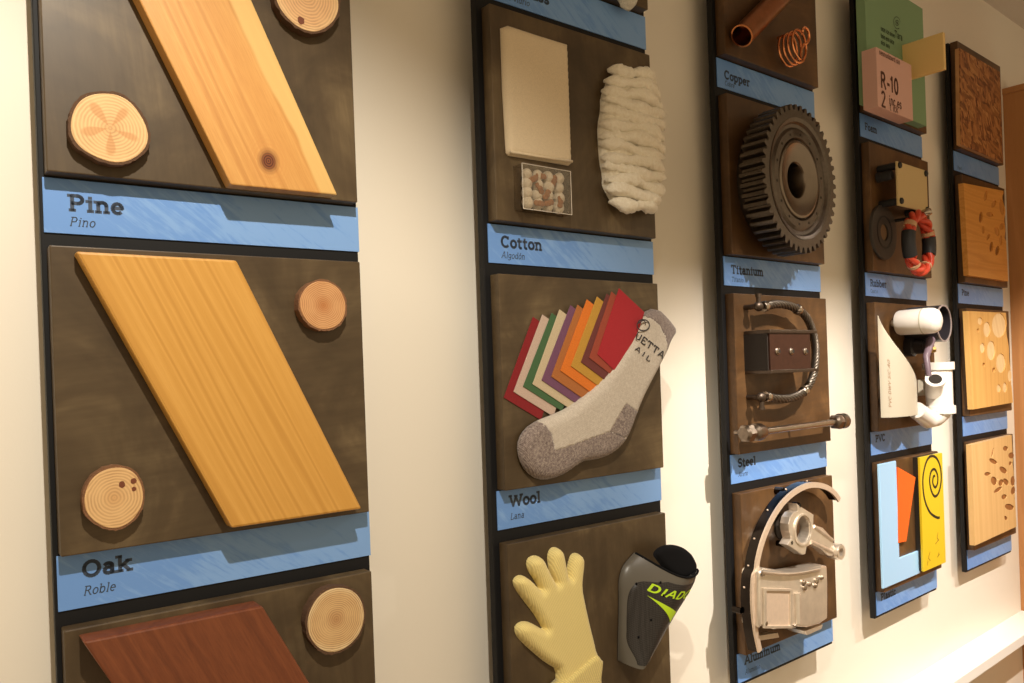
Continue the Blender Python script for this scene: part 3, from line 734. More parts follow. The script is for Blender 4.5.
# glove
dg = TH+.005
gz = [(275, 700), (275, 618), (240, 598), (200, 570), (110, 490), (84, 458), (76, 425), (90, 400), (118, 389), (150, 395), (185, 415), (212, 430), (196, 400), (165, 348), (120, 292), (78, 232), (68, 200), (80, 178), (104, 167), (135, 180), (168, 212), (196, 243), (176, 200), (148, 160), (133, 122), (138, 92), (160, 76), (187, 76), (206, 92), (228, 140), (248, 178), (266, 212), (250, 172), (240, 140), (233, 80), (245, 45), (268, 33), (294, 46), (304, 80), (312, 130), (322, 184), (326, 148), (338, 90), (352, 66), (375, 62), (394, 80), (397, 110), (390, 170), (386, 222), (398, 290), (420, 390), (440, 470), (456, 540), (486, 572), (481, 620), (476, 660), (482, 720)]
glv = smooth_poly([at(1, 500+x/4.776, 540+y/4.776, dg) for x, y in gz], 1)
def kn(name, col, rib):
    m = mat(name, col, .9, sheen=.25, spec=.2); t = NT(m)
    co = t.coord((1, 1, 1), radians(22)); wv = t.n('ShaderNodeTexWave', _bands_direction='X', Scale=115 if not rib else 85, Distortion=1.5, Detail=1); t.l(co, wv.inputs[0])
    n = t.noise(t.coord(), 900, 3, .7); k = t.math('ADD', t.math('MULTIPLY', wv.outputs[0], .5), t.math('MULTIPLY', n, .5))
    t.col(t.mix(t.ramp(k, [(.2, (0, 0, 0)), (.6, (1, 1, 1))]), tuple(x*.82 for x in col), col)); t.bump(k, .5 if not rib else .9, .0015); return m
M_glove = kn('yellow_knit', (.82, .68, .28), False); M_glover = kn('yellow_rib_knit', (.80, .66, .26), True)
gc = cen(glv)
T = Thing(1, 'work_glove', 'pale yellow knitted work glove with spread fingers at the bottom of the picture', 'glove', (gc[0], TH, gc[1]-.03))
T.part('knit_hand', pillow(MB(), glv, .0155, .0125, .001, .0026, TH), M_glove, smooth=180)
cuffp = [at(1, 500+x/4.776, 540+y/4.776, dg+.010) for x, y in [(270, 700), (300, 672), (372, 610), (430, 560), (462, 540), (488, 572), (483, 620), (477, 660), (484, 720), (480, 790), (275, 790)]]
T.part('cuff', pillow(MB(), cuffp, .012, .006, .010, .0035, TH), M_glover, smooth=180, label='thick ribbed cuff')

# shin guard
SGO = (600, 530, 4.88)
def sg(x, y, d): return at(1, SGO[0]+x/SGO[2], SGO[1]+y/SGO[2], d)
def interp(tab, s):
    s = max(0, min(1, s))*(len(tab)-1); i = min(int(s), len(tab)-2); f = s-i
    p0 = tab[max(i-1, 0)]; p1 = tab[i]; p2 = tab[i+1]; p3 = tab[min(i+2, len(tab)-1)]
    return tuple(.5*((2*b)+(-a+c)*f+(2*a-5*b+4*c-d)*f*f+(-a+3*b-3*c+d)*f**3) for a, b, c, d in zip(p0, p1, p2, p3))
Lt = [(172, 112), (120, 175), (98, 245), (97, 330), (96, 430), (93, 540), (92, 640)]
Rt = [(475, 192), (455, 255), (415, 330), (365, 410), (318, 490), (268, 575), (216, 650)]
LL = [sg(x, y, TH+.004) for x, y in Lt]; RR = [sg(x, y, TH+.030) for x, y in Rt]
def shell(s, q, off=0.0, ext=0):
    L = interp(LL, s); Rr = interp(RR, s)
    k = q; w = math.hypot(Rr[0]-L[0], Rr[1]-L[1])
    a = L[0]+(Rr[0]-L[0])*k; z = L[1]+(Rr[1]-L[1])*k
    dip = -.020*sin(pi*min(1, max(0, k)))*max(0, 1-s*1.6); bot = -.006*sin(pi*k)*s**3
    d = TH+.004+.026*k+.030*(1-.35*s)*sin(pi*k)**.75 if 0 < k < 1 else TH+.004+.026*k
    return (a, d+off, z+dip+bot)
M_sgrey = mat('grey_plastic', (.095, .085, .070), .35, spec=.5, coat=.3); M_sblack = mat('carbon_weave', (.035, .032, .032), .45, coat=.15)
t = NT(M_sblack); ck = t.n('ShaderNodeTexChecker', Scale=420); t.l(t.coord((1, 1, 1), radians(35)), ck.inputs[0]); t.col(t.mix(ck.outputs[1], (.010, .009, .009), (.030, .026, .026)))
M_lime = mat('lime_print', (.48, .72, .02), .45); M_foam = mat('black_foam', (.006, .006, .007), .95, spec=.15)
o0 = shell(.5, .5)
T = Thing(1, 'shin_guard', 'black and grey curved shin guard with lime lettering, right of the glove', 'shin guard', (o0[0], TH, o0[2]))
T.part('shell', MB().grid(lambda u, v: shell(u, v), 40, 28, lambda u, v: shell(u, v, -.0028)), M_sgrey, smooth=60, label='grey curved shell')
def center_q(s, k):     # carbon field: inset left edge, running to the right silhouette
    lft = .30+.02*s if s > .12 else .30+.9*(.12-s)
    lft = interp([(.40,), (.17,), (.10,), (.07,), (.07,), (.08,), (.12,), (.36,)], s)[0]
    return lft+(.985-lft)*k
T.part('carbon_field', MB().grid(lambda u, v: shell(.13+u*.83, center_q(u, v), .0007), 30, 20, lambda u, v: shell(.13+u*.83, center_q(u, v), -.0002)), M_sblack, smooth=60, label='black woven centre')
m = MB()
def txtmap(x, y):
    k = min(.99, .235+x*.150); s = .315-y*.088
    return shell(s, k, .0014)
write(m, 'DIADO', 1, .2, 0, .12, txtmap, 1.05, .08)
T.part('lime_lettering', m, M_lime, recalc=False, label='lime green letters')
T.part('lime_swoosh', MB().grid(lambda u, v: shell(.375+.15*u**1.15+.0+(v-.5)*.10*u*1.15, .26+.60*u, .0014), 16, 4), M_lime, recalc=False, smooth=60, label='lime green swoosh')
m = MB()
for (x, y) in ((.17, .33), (.31, .44), (.60, .40), (.76, .26), (.30, .13)):
    p0 = shell(x, y, .0012); m.ball(p0, .0022, 1, 1, .5, 8)
T.part('vent_hole', m, M_foam, smooth=180)
lpp = smooth_poly([sg(x, y, TH+.030) for x, y in [(285, 150), (262, 118), (292, 86), (330, 73), (370, 73), (412, 86), (448, 112), (470, 146), (478, 186), (466, 214), (400, 250), (330, 205)]], 2)
T.part('liner', pillow(MB(), lpp, .007, .010, 0, .003, TH+.026), M_foam, smooth=180, label='black foam liner')
T.part('lip', MB().tube([shell(0, k/24, 0) for k in range(25)], .0018, 8), M_foam, smooth=180)
def lnr2(u, v): return shell(u, v, -.0036)
T.part('backing_pad', MB().grid(lnr2, 20, 16, lambda u, v: (shell(u, v)[0], max(TH+.0006, shell(u, v)[1]-.008), shell(u, v)[2])), M_foam, smooth=60)

# fibreglass piece above the glass strip
fg = at(1, 634.5, -9, TH+.02)
T = Thing(1, 'fibreglass_wad', 'white fibreglass wad just cut off by the top edge of the picture', 'fibreglass', (fg[0], TH, fg[1]), None,
          pillow(MB(), ellipse(fg[0], fg[1], .022, .024, 24, 0, .06), .018, .02, 0, .004, TH, noise=.003), fabric('glass_wool', (.82, .80, .72), 1, 500, .9, .002), smooth=180)

# ------------------------------------------------------------------ column 2 : metals
def metal(name, col, rough=.3, sc=300, bump=.1, var=.8, me=1):
    m = mat(name, col, rough, me); t = NT(m); n = t.noise(t.coord(), sc, 4, .6)
    t.col(t.mix(t.ramp(n, [(.3, (0, 0, 0)), (.7, (1, 1, 1))]), tuple(x*var for x in col), col)); t.bump(n, bump, .0008)
    return m
M_copper = metal('copper', (.46, .20, .10), .30, 60, .05); M_copper2 = metal('bright_copper', (.95, .40, .18), .22, 60, .02, .9)
M_dark = mat('hollow_shade', (.02, .014, .010), .8)  # near-black fill painted where holes and open ends lie in shade
dp = TH+.026; r_ = .0215
p0 = at(2, 742, 35.8, dp); p1 = at(2, 783, -6, dp)
ax = Vector((p1[0]-p0[0], 0, p1[1]-p0[1])); ln = ax.length; ax.normalize()
T = Thing(2, 'copper_pipe', 'wide open copper pipe crossing the top edge of the picture', 'pipe', (p0[0], TH, p0[1]))
T.part('pipe_wall', MB().lathe([(r_, 0), (r_, ln), (r_-.0022, ln), (r_-.0022, 0)], (p0[0], dp, p0[1]), (ax.x, 0, ax.z), 40, close=True), M_copper, smooth=40)
T.part('cut_end', MB().lathe([(r_+.0003, .0), (r_+.0003, .0012), (r_-.0024, .0012), (r_-.0024, 0)], (p0[0], dp, p0[1]), (-ax.x, 0, -ax.z), 40, close=True), M_copper2, label='bright cut rim')
T.part('mounting_screw', MB().lathe([(.004, 0), (.004, .012)], (p0[0]+ax.x*.05, TH-.001, p0[1]+ax.z*.05), (0, 1, 0), 10), M_copper)

c0 = at(2, 787, 51, TH+.010); path = []
R0 = .032
for k in range(3*24+10):
    q = 2*pi*k/24; f = k/(3*24)
    path.append((c0[0]+R0*.92*cos(q+2.2)-.002*f, TH+.008+f*.032, c0[1]+R0*sin(q+2.2)))
e0 = path[-1]
lp = at(2, 803, 36.5, TH+.045)
for k in range(1, 20):
    q = 2*pi*k/22; f = k/19
    tgt = (lp[0]+.017*cos(q-2.4), TH+.044+.010*f, lp[1]+.0155*sin(q-2.4)); g = min(1, k/3)
    path.append(tuple(e0[i]*(1-g)+tgt[i]*g for i in range(3)))
T = Thing(2, 'copper_coil', 'bright coiled copper wire right of the copper pipe', 'coil', (c0[0], TH, c0[1]))
T.part('wire', MB().tube(path, .0026, 8), M_copper2, smooth=180)
T.part('mounting_pin', MB().lathe([(.003, 0), (.003, .014)], (path[0][0], TH-.001, path[0][2]), (0, 1, 0), 8), M_copper2)

# gear
GF = TH+.072; gc = at(2, 801.2, 179.0, GF)
_, gt = at(2, 801.2, 105.7, GF); RG = (gt-gc[1])*1.0; gl_, _ = at(2, 763.9, 179.0, GF); SXG = max(.9, min(1, (gc[0]-gl_)/RG)); 
NT_ = 46
M_gear = metal('machined_steel', (.15, .125, .105), .38, 140, .12, .75); M_gear2 = metal('polished_steel', (.22, .18, .145), .30, 60, .04, .9)
T = Thing(2, 'gear_wheel', 'large thick toothed metal gear wheel with a dished hub', 'gear', (gc[0], TH, gc[1]))
SX = SXG
pr = []
for k in range(NT_):
    a = 2*pi*k/NT_; w = 2*pi/NT_
    for f, r in ((-.36, .925), (-.17, 1.0), (.17, 1.0), (.36, .925)):
        pr.append((gc[0]+RG*r*SX*cos(a+f*w), gc[1]+RG*r*sin(a+f*w)))
hole = ellipse(gc[0], gc[1], RG*.80*SX, RG*.80, 64)
T.part('toothed_rim', MB().holed(pr, [hole], TH+.021, GF), M_gear, bevel=.0008, label='ring of straight teeth')
cx = (gc[0], 0, gc[1])
def L_(prof, name, m, n=72, **kw): T.part(name, MB().lathe([(r*RG, h) for r, h in prof], (gc[0], 0, gc[1]), (0, 1, 0), n, SX, close=True), m, smooth=35, **kw)
L_([(.82, TH), (.82, GF+.001), (.77, GF-.001), (.745, GF-.006), (.70, GF-.007), (.66, GF-.003), (.56, GF-.003), (.53, GF-.009), (.53, TH)], 'web_ring', M_gear)
L_([(.54, TH+.004), (.54, GF-.008), (.52, GF-.003), (.49, GF-.002), (.44, GF-.006), (.33, GF-.009), (.25, GF-.010), (.235, GF-.013), (.235, TH+.004)], 'hub', M_gear2, label='polished dished hub')
T.part('bore_shade', MB().lathe([(.235*RG, TH+.002), (.235*RG, TH+.006)], (gc[0], 0, gc[1]), (0, 1, 0), 40, SX), M_dark, label='dark disc painted for the shade in the centre hole')
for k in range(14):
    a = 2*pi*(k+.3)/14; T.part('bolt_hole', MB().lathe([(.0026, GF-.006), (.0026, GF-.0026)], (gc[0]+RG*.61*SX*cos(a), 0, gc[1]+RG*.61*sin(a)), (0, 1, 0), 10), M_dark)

# steel: cable
def zz(c, x, y, d, ox, oy, s): p = at(c, ox+x/s, oy+y/s, d); return (p[0], d, p[1])
CB = [(160, 118), (185, 112), (230, 105), (280, 110), (330, 128), (375, 160), (405, 205), (425, 260), (436, 320), (440, 370), (437, 430), (428, 490), (405, 545), (375, 580), (340, 605), (290, 620), (230, 620), (175, 610)]
dC = TH+.030
dcs = [dC]*len(CB)
cp = [zz(2, x, y, d, 735, 285, 5.46) for (x, y), d in zip(CB, dcs)]
def densify(P, n=6):
    out = []
    for i in range(len(P)-1):
        a, b, c, d = P[max(i-1, 0)], P[i], P[i+1], P[min(i+2, len(P)-1)]
        for k in range(n):
            f = k/n; out.append(tuple(.5*((2*q)+(-p+r)*f+(2*p-5*q+4*r-s)*f*f+(-p+3*q-3*r+s)*f**3) for p, q, r, s in zip(a, b, c, d)))
    return out+[P[-1]]
cp = densify(cp, 8)
M_cable = metal('dark_steel_cable', (.18, .155, .13), .4, 200, .1); M_bright = metal('zinc_steel', (.50, .43, .36), .25, 90, .04); M_iron = metal('dark_iron', (.13, .10, .08), .45, 120, .2)
T = Thing(2, 'steel_cable', 'thick twisted steel cable curving like a C around the beam', 'cable', (cp[0][0], TH, cp[0][2]))
P = [Vector((p[0], -p[1], p[2])) for p in cp]
for s_ in range(6):
    pts = []
    for i, p in enumerate(P):
        tn = (P[min(i+1, len(P)-1)]-P[max(i-1, 0)]).normalized(); n1 = Vector((0, 1, 0)); n2 = tn.cross(n1).normalized()
        a = 2*pi*s_/6+i*.42; o = p+(n1*cos(a)+n2*sin(a))*.0052; pts.append((o.x, -o.y, o.z))
    T.part('strand', MB().tube(pts, .0034, 6), M_cable, smooth=180)
for i in (0, 34, 104, len(cp)-1):
    p = P[i]; q = (P[min(i+1, len(P)-1)]-P[max(i-1, 0)]).normalized()
    T.part('ferrule', MB().lathe([(.0095, -.006), (.0105, -.004), (.0105, .004), (.0095, .006)], cp[i], (q.x, -q.y, q.z), 20), M_bright, smooth=40)
for i, sg_ in ((0, 1), (len(cp)-1, -1)):
    x, d, z = cp[i]
    T.part('end_eye', MB().ball((x-.019, d, z), .0095, 1.2, 1, .9).tube([(x-.018, d, z), (x-.018, d, z+.020*sg_)], .0045, 10).lathe([(.0060, -.003), (.0060, .003)], (x-.018, d, z+.021*sg_), (0, 0, 1), 14), M_iron, smooth=50)
    T.part('mounting_screw', MB().lathe([(.005, 0), (.005, .03)], (x-.020, TH-.001, z), (0, 1, 0), 10), M_iron)

# beam section
dB = TH+.055
def bx(x, y, d): return at(2, 735+x/5.46, 285+y/5.46, d)
w0 = bx(185, 262, dB); w1 = bx(415, 455, dB)
f0 = bx(180, 238, dB); f1 = bx(475, 240, TH+.05)
a0, a1 = w0[0], w1[0]; zt, zb = w0[1], w1[1]
M_rust = mat('red_oxide_steel', (.06, .02, .012), .4, .35); t = NT(M_rust); n_ = t.noise(t.coord(), 120, 4); t.col(t.mix(n_, (.028, .010, .006), (.062, .023, .014)))
T = Thing(2, 'steel_beam_piece', 'dark red-brown steel beam section with three bolts in its face', 'beam', ((a0+a1)/2, TH, zb))
T.part('web', MB().box(a0+.002, a1, zb, zt, dB-.006, dB), M_rust, label='red-brown face plate')
T.part('top_flange', MB().box(a0-.001, a1+.024, zt, zt+.0065, TH, dB+.003), M_iron, bevel=.001)
T.part('bottom_flange', MB().box(a0-.001, a1+.024, zb-.0065, zb, TH, dB+.003), M_iron, bevel=.001)
T.part('open_end_shade', MB().box(a0-.001, a0+.003, zb, zt, TH, dB-.004), M_dark, label='black sheet painted for the shaded open end')  # dark sheet stands in for shade in the open beam end
for k in range(3):
    p = bx(230+k*76, 362-k*0, dB)
    T.part('bolt', MB().lathe([(.0070, 0), (.0070, .0015), (.0050, .003), (.0050, .004), (.0035, .005)], (p[0], dB, p[1]), (0, 1, 0), 16), M_bright if k < 3 else M_iron, smooth=40)
    T.part('bolt_socket', MB().lathe([(.0036, 0), (.0036, .0010)], (p[0], dB+.0045, p[1]), (0, 1, 0), 12), M_dark)

# threaded rod
dr = TH+.030
A = at(2, 745.5, 433.5, dr); B = at(2, 843, 421.2, dr+.004); ax = Vector((B[0]-A[0], 0, B[1]-A[1])); ln = ax.length; ax.normalize()
M_rod = metal('blued_steel', (.26, .21, .17), .3, 150, .1)
T = Thing(2, 'steel_rod', 'horizontal steel tie rod with heavy nuts at both ends below the cable', 'rod', (A[0], TH, A[1]))
T.part('shaft', MB().lathe([(.0068, .02), (.0068, ln-.01)], (A[0], dr, A[1]), (ax.x, 0, ax.z), 20), M_bright, smooth=40, label='bright bare shaft')
for nm_, prof, n in (('end_nut', [(.012, -.006), (.017, -.002), (.017, .014), (.0125, .018)], 6), ('collar', [(.010, .020), (.0105, .024), (.0165, .028), (.0165, .044), (.013, .055), (.0085, .062)], 24),
                     ('end_nut', [(.011, ln-.030), (.016, ln-.026), (.016, ln-.010)], 6), ('end_cap', [(.011, ln-.010), (.0165, ln-.008), (.0165, ln+.010), (.012, ln+.016)], 20)):
    T.part(nm_, MB().lathe(prof, (A[0], dr, A[1]), (ax.x, 0, ax.z), n), M_rod, smooth=40)
for s_ in (.01, ln*.55): T.part('mounting_post', MB().lathe([(.004, 0), (.004, dr-TH)], (A[0]+ax.x*s_, TH-.0005, A[1]+ax.z*s_), (0, 1, 0), 10), M_rod)

# aluminium rim arc
dR = TH+.040
RP = [(722, 195), (700, 160), (665, 125), (620, 100), (560, 87), (500, 92), (440, 118), (380, 160), (325, 215), (275, 285), (232, 365), (196, 450), (168, 540), (150, 620), (142, 683)]
rim = [at(2, 735+x/6.833, 470+y/6.833, dR) for x, y in RP]
RP2 = [(82, 100), (76, 180), (76, 270), (82, 360), (96, 460), (120, 575)]
rim += [at(2, 740+x/6.21, 560+y/6.21, dR) for x, y in RP2]
rim = [(p[0], 0, p[1]) for p in rim]; rim = densify(rim, 3); rim = [(p[0], p[2]) for p in rim]
M_alu = metal('aluminium', (.70, .56, .44), .38, 120, .06, .9, .45); M_alud = metal('polished_dark_rim', (.035, .028, .024), .16, 60, .03); M_alus = metal('cast_aluminium', (.84, .75, .64), .30, 50, .16, .85, .78)
def ribbon(mb, path, w0, w1, d0, d1):
    n = len(path); sec = []
    for i, p in enumerate(path):
        a = Vector(path[max(i-1, 0)]); b = Vector(path[min(i+1, n-1)]); t_ = (b-a).normalized(); nn = Vector((-t_.y, t_.x)); p = Vector(p)
        i0 = p+nn*w0; i1 = p+nn*w1
        sec.append([mb.v(i0.x, d0, i0.y), mb.v(i1.x, d0, i1.y), mb.v(i1.x, d1, i1.y), mb.v(i0.x, d1, i0.y)])
    for i in range(n-1):
        for k in range(4): mb.bm.faces.new((sec[i][k], sec[i][(k+1) % 4], sec[i+1][(k+1) % 4], sec[i+1][k]))
    mb.bm.faces.new(sec[0][::-1]); mb.bm.faces.new(sec[-1]); return mb
ro = rim[len(rim)//3]
T = Thing(2, 'wheel_rim_piece', 'curved segment of aluminium bicycle rim arching over the castings', 'wheel rim', (ro[0], TH, ro[1]))
T.part('rim_wall', ribbon(MB(), rim, -.001, .010, dR-.004, dR), M_alu, smooth=50, label='bright brushed edge')
T.part('rim_channel', ribbon(MB(), rim, -.001, .006, TH+.016, dR-.004), M_alud, smooth=50, label='black polished channel')
for i in range(6, len(rim)-6, 7):
    a = Vector(rim[i-1]); b = Vector(rim[i+1]); t_ = (b-a).normalized(); p = Vector(rim[i])+Vector((t_.y, -t_.x))*.002
    T.part('spoke_nipple', MB().ball((p.x, TH+.024, p.y), .0020), M_alu, smooth=180)
T.part('mounting_block', MB().prism(ellipse(rim[20][0]+.002, rim[20][1]-.003, .008, .008, 12), TH-.0005, TH+.018), M_alud)
T.part('mounting_block', MB().prism(ellipse(rim[-8][0]-.004, rim[-8][1], .004, .006, 12), TH-.0005, TH+.018), M_alud)

# connecting rod
dK = TH+.048
def cr(x, y, d=dK): return at(2, 735+x/6.833, 470+y/6.833, d)
big = [cr(x, y) for x, y in [(420, 228), (450, 250), (538, 305), (536, 372), (600, 395), (660, 460), (672, 500), (690, 555), (664, 590), (640, 585), (590, 540), (520, 510), (490, 525), (482, 575), (462, 580), (360, 512), (385, 470), (372, 420), (368, 370), (378, 325), (400, 292), (430, 280)]]
bh = [cr(463+46*cos(q)*1.0, 408+92*sin(q)) for q in [2*pi*k/28 for k in range(28)]][::-1]
kc = cr(463, 408)
T = Thing(2, 'connecting_rod', 'cast aluminium connecting rod with a large and a small ring end', 'connecting rod', (kc[0], TH, kc[1]))
T.part('rod_body', MB().holed(big, [bh], dK-.020, dK), M_alus, bevel=.0012, label='forked body with big end')
ctr = cr(463, 408)
rx = abs(cr(463+62, 408)[0]-ctr[0]); ry = abs(cr(463, 408-112)[1]-ctr[1])
T.part('bearing_ring', MB().holed(ellipse(ctr[0], ctr[1], rx, ry, 40), [ellipse(ctr[0], ctr[1], rx*.82, ry*.86, 40)], dK-.024, dK+.003), M_alus, bevel=.001)
T.part('bearing_shade', MB().prism(ellipse(ctr[0], ctr[1], rx*.75, ry*.81, 30), TH, TH+.004), M_dark)  # dark disc painted for the shade behind the open ring
se = cr(718, 560, dK+.004); T.part('small_end', MB().lathe([(.0085, dK-.022), (.0155, dK-.022), (.0165, dK-.018), (.0165, dK+.004), (.0150, dK+.007), (.0085, dK+.007)], (se[0], 0, se[1]), (0, 1, 0), 30, close=True), M_alus, smooth=40)
for (x0, y0, x1, y1) in ((540, 385, 665, 480), (520, 492, 665, 560)):
    p0 = cr(x0, y0); p1 = cr(x1, y1); T.part('beam_rib', MB().tube([(p0[0], dK-.001, p0[1]), (p1[0], dK-.001, p1[1])], .0045, 10), M_alus, smooth=60)
p0 = cr(505, 440); 
for (x, y) in ((408, 240), (352, 492)):
    q = cr(x, y, dK-.012); T.part('cap_bolt', MB().lathe([(.0065, dK-.016), (.0065, dK-.004), (.0040, dK)], (q[0], 0, q[1]), (0, 1, 0), 12), M_alud, smooth=40)
T.part('mounting_post', MB().lathe([(.006, TH-.0005), (.006, dK-.019)], (cr(430, 500)[0]+.004, 0, cr(430, 540)[1]+.004), (0, 1, 0), 12), M_alud)

# cast cover
dV = TH+.050
def cv(x, y, d=dV): return at(2, 740+x/6.21, 560+y/6.21, d)
body = [cv(x, y) for x, y in [(122, 75), (150, 48), (210, 62), (320, 78), (420, 60), (500, 38), (542, 34), (546, 150), (545, 365), (500, 395), (420, 420), (330, 412), (215, 432), (150, 400), (122, 425), (120, 300), (118, 180)]]
bc = cen(body)
T = Thing(2, 'cast_cover', 'shiny cast aluminium engine cover with a recessed panel and bolts', 'metal casting', (bc[0], TH, bc[1]))
T.part('cover_body', MB().prism(body, TH+.010, dV), M_alus, bevel=.004, seg=3, smooth=60)
T.part('back_rail', MB().prism([cv(x, y, TH+.012) for x, y in [(110, 470), (230, 450), (240, 480), (120, 500)]], TH, TH+.014), M_alus, bevel=.001)
T.part('foot', MB().prism([cv(x, y, dV-.01) for x, y in [(395, 440), (510, 400), (500, 428), (415, 466)]], TH, dV-.008), M_alus, bevel=.001)
T.part('upper_saddle', MB().grid(lambda u, v: (lambda p, e: (p[0], e, p[1]))(cv(140+u*360, 58+22*sin(pi*u)-u*20+v*30, dV+.010*sin(pi*v)), dV+.010*sin(pi*v)+.0005), 20, 8), M_alus, smooth=180, recalc=True)
T.part('window_frame', MB().holed([cv(x, y, dV+.004) for x, y in [(150, 175), (325, 180), (325, 425), (150, 425)]], [[cv(x, y, dV+.004) for x, y in [(165, 192), (165, 408), (312, 408), (312, 195)]]], dV, dV+.005), M_alus, bevel=.001)
T.part('window_panel', MB().prism([cv(x, y, dV+.001) for x, y in [(162, 190), (315, 192), (315, 410), (162, 410)]], dV-.001, dV+.0012), M_alu, label='matt recessed panel')
p0 = cv(357, 205, dV+.003); p1 = cv(360, 395, dV+.003); T.part('tube_boss', MB().tube([(p0[0], dV+.001, p0[1]), (p1[0], dV+.001, p1[1])], .0075, 16), M_alus, smooth=60)
for (x, y, r) in ((143, 92, .004), (160, 395, .006), (405, 172, .006), (435, 150, .005), (480, 130, .006), (400, 140, .005), (340, 408, .004), (510, 110, .0045), (470, 160, .005)):
    q = cv(x, y, dV+.003); T.part('bolt', MB().lathe([(r, 0), (r, .004), (r*.6, .006)], (q[0], dV-.0005, q[1]), (0, 1, 0), 10), M_bright, smooth=40)

# ------------------------------------------------------------------ column 3
M_green = mat('green_foam', (.22, .36, .20), .7); M_pink = mat('pink_foam', (.70, .43, .37), .75); M_yel = mat('yellow_foam', (.86, .60, .25), .7)
for m_ in (M_green, M_pink, M_yel):
    t = NT(m_); t.bump(t.noise(t.coord(), 700, 3), .25, .0006)
dG = TH+.022
g0 = at(3, 857.5, 60, TH); gtr = at(3, 922.6, 22, dG); gbr = at(3, 928, 132, dG)
ga0 = g0[0]+.001; ga1 = gtr[0]+.003; gb = ztop(3, -1)+.006; gtp = max(gtr[1], ztop(3, -1)+.310)
T = Thing(3, 'green_foam_sheet', 'green foam insulation board with printed emblem behind the pink block', 'foam board', ((ga0+ga1)/2, TH, gb))
T.part('foam_core', MB().box(ga0, ga1, gb, gtp, TH, dG), M_green, bevel=.0008)
M_gprint = mat('dark_green_print', (.03, .05, .03), .7)
m = MB()
def gp(x, y): return at(3, 870+x/5.25, y/5.25, dG+.0004)
e0 = gp(142, 120)
for r in (.013, .0075):
    pl = ellipse(e0[0], e0[1], r*1.5, r*.8 if r < .01 else r*1.1, 22, .35)
    for i in range(22 if r < .01 else 18):
        a = Vector(pl[i]); b = Vector(pl[(i+1) % 22]); dd = (b-a).normalized(); nn = Vector((-dd.y, dd.x))*.0009
        m.bm.faces.new([m.v(p[0], dG+.0004, p[1]) for p in (a-nn, b-nn, b+nn, a+nn)])
m.bm.faces.new([m.v(p[0], dG+.0004, p[1]) for p in ellipse(e0[0], e0[1], .004, .004, 12)])
T.part('emblem_print', m, M_gprint, recalc=False, label='dark eye-shaped emblem')
m = MB(); 
q = gp(135, 178); write(m, 'Tara', .016, .16, 0, 0, lambda x, y: (q[0]+x-.005, dG+.0004, q[1]+y-.008), .9, .05)
for k, (wd, y_) in enumerate((('ooze ice oinve', 168), ('boio enn aice', 200), ('nice iora', 228))):
    q2 = gp(58, y_-20+k*6); write(m, wd, .011, .15, 0, 0, lambda x, y, q2=q2: (q2[0]+x, dG+.0004, q2[1]+y-.005), .75, .05)
T.part('lettering', m, M_gprint, recalc=False)
dP = dG+.034
pk = [at(3, 877.5, 46.6, dP), at(3, 906, 63, dP), at(3, 914, 121, dP), at(3, 876.5, 105.5, dP)]
pa0 = (pk[0][0]+pk[3][0])/2; pa1 = pk[2][0]-.004; pb = (pk[2][1]+pk[3][1])/2; pt_ = (pk[0][1]+pk[1][1])/2
T = Thing(3, 'pink_foam_block', 'thick pink foam insulation block printed R-10, in front of the green board', 'foam block', ((pa0+pa1)/2, dG, pb))
T.part('foam_core', MB().box(pa0, pa1, pb, pt_, dG, dP), M_pink, bevel=.001)
M_pprint = mat('maroon_print', (.12, .05, .035), .7); m = MB()
def pwrite(tx, px, py, size, st, sq=.9):
    p = at(3, 870+px/5.25, py/5.25, dP); write(m, tx, size, st, 0, 0, lambda x, y: (p[0]+x, dP+.0004, p[1]+y), sq, .08)
pwrite('R-10', 55, 455, .034, .2, .95); pwrite('2', 60, 555, .034, .16); pwrite('inches', 100, 545, .020, .16, .85); pwrite('thick', 104, 577, .016, .16, .9); pwrite('neonunboard oin', 48, 285, .012, .14, .8)
T.part('lettering', m, M_pprint, recalc=False, label='dark printed letters')
ya = at(3, 903.3, 61, dG+.002)[0]; y0 = at(3, 943.7, 71.2, dG+.105); 
yv = at(3, 903.3, 44, dG+.002); yb = at(3, 910, 78, dG+.012)
k_ = 0
# depth where the front edge sits
best = min(((abs(at(3, 943.7, 50, d)[0]-ya), d) for d in [TH+.02+i*.002 for i in range(90)]))
yd = best[1]; zt_ = (at(3, 943.7, 33.4, yd)[1]+yv[1])/2; zb_ = (at(3, 943.7, 71.2, yd)[1]+yb[1])/2
T = Thing(3, 'yellow_foam_slab', 'golden yellow foam slab jutting out from the green board toward the room', 'foam block', (ya, dG, zb_), None,
          MB().box(ya, ya+.012, zb_, zt_, dG, yd), M_yel, bevel=.001)

# rubber row
M_rub = mat('black_rubber', (.018, .018, .02), .55); M_rub2 = mat('grey_rubber', (.045, .038, .034), .5)
T = None
dd_ = TH+.008; p = at(3, 884.8, 232.2, dd_); 
T = Thing(3, 'rubber_disc', 'flat dark grey rubber disc with a centre hole, left of the red hose', 'rubber disc', (p[0], TH, p[1]))
T.part('disc', MB().holed(ellipse(p[0], p[1], .066, .066, 48), [ellipse(p[0], p[1], .020, .020, 24)[::-1]], TH, dd_), M_rub2, bevel=.0015)
T.part('centre_plug', MB().prism(ellipse(p[0], p[1], .0195, .0195, 24), TH, TH+.004), mat('brown_plug', (.20, .11, .05), .5), label='brown centre')
T.part('raised_ring', MB().holed(ellipse(p[0], p[1], .040, .040, 40), [ellipse(p[0], p[1], .036, .036, 40)[::-1]], dd_-.001, dd_+.001), M_rub)
dpl = TH+.050
q = [at(3, 896.7, 161, dpl), at(3, 925.7, 170.6, dpl), at(3, 929, 210, dpl), at(3, 898.6, 208.4, dpl)]
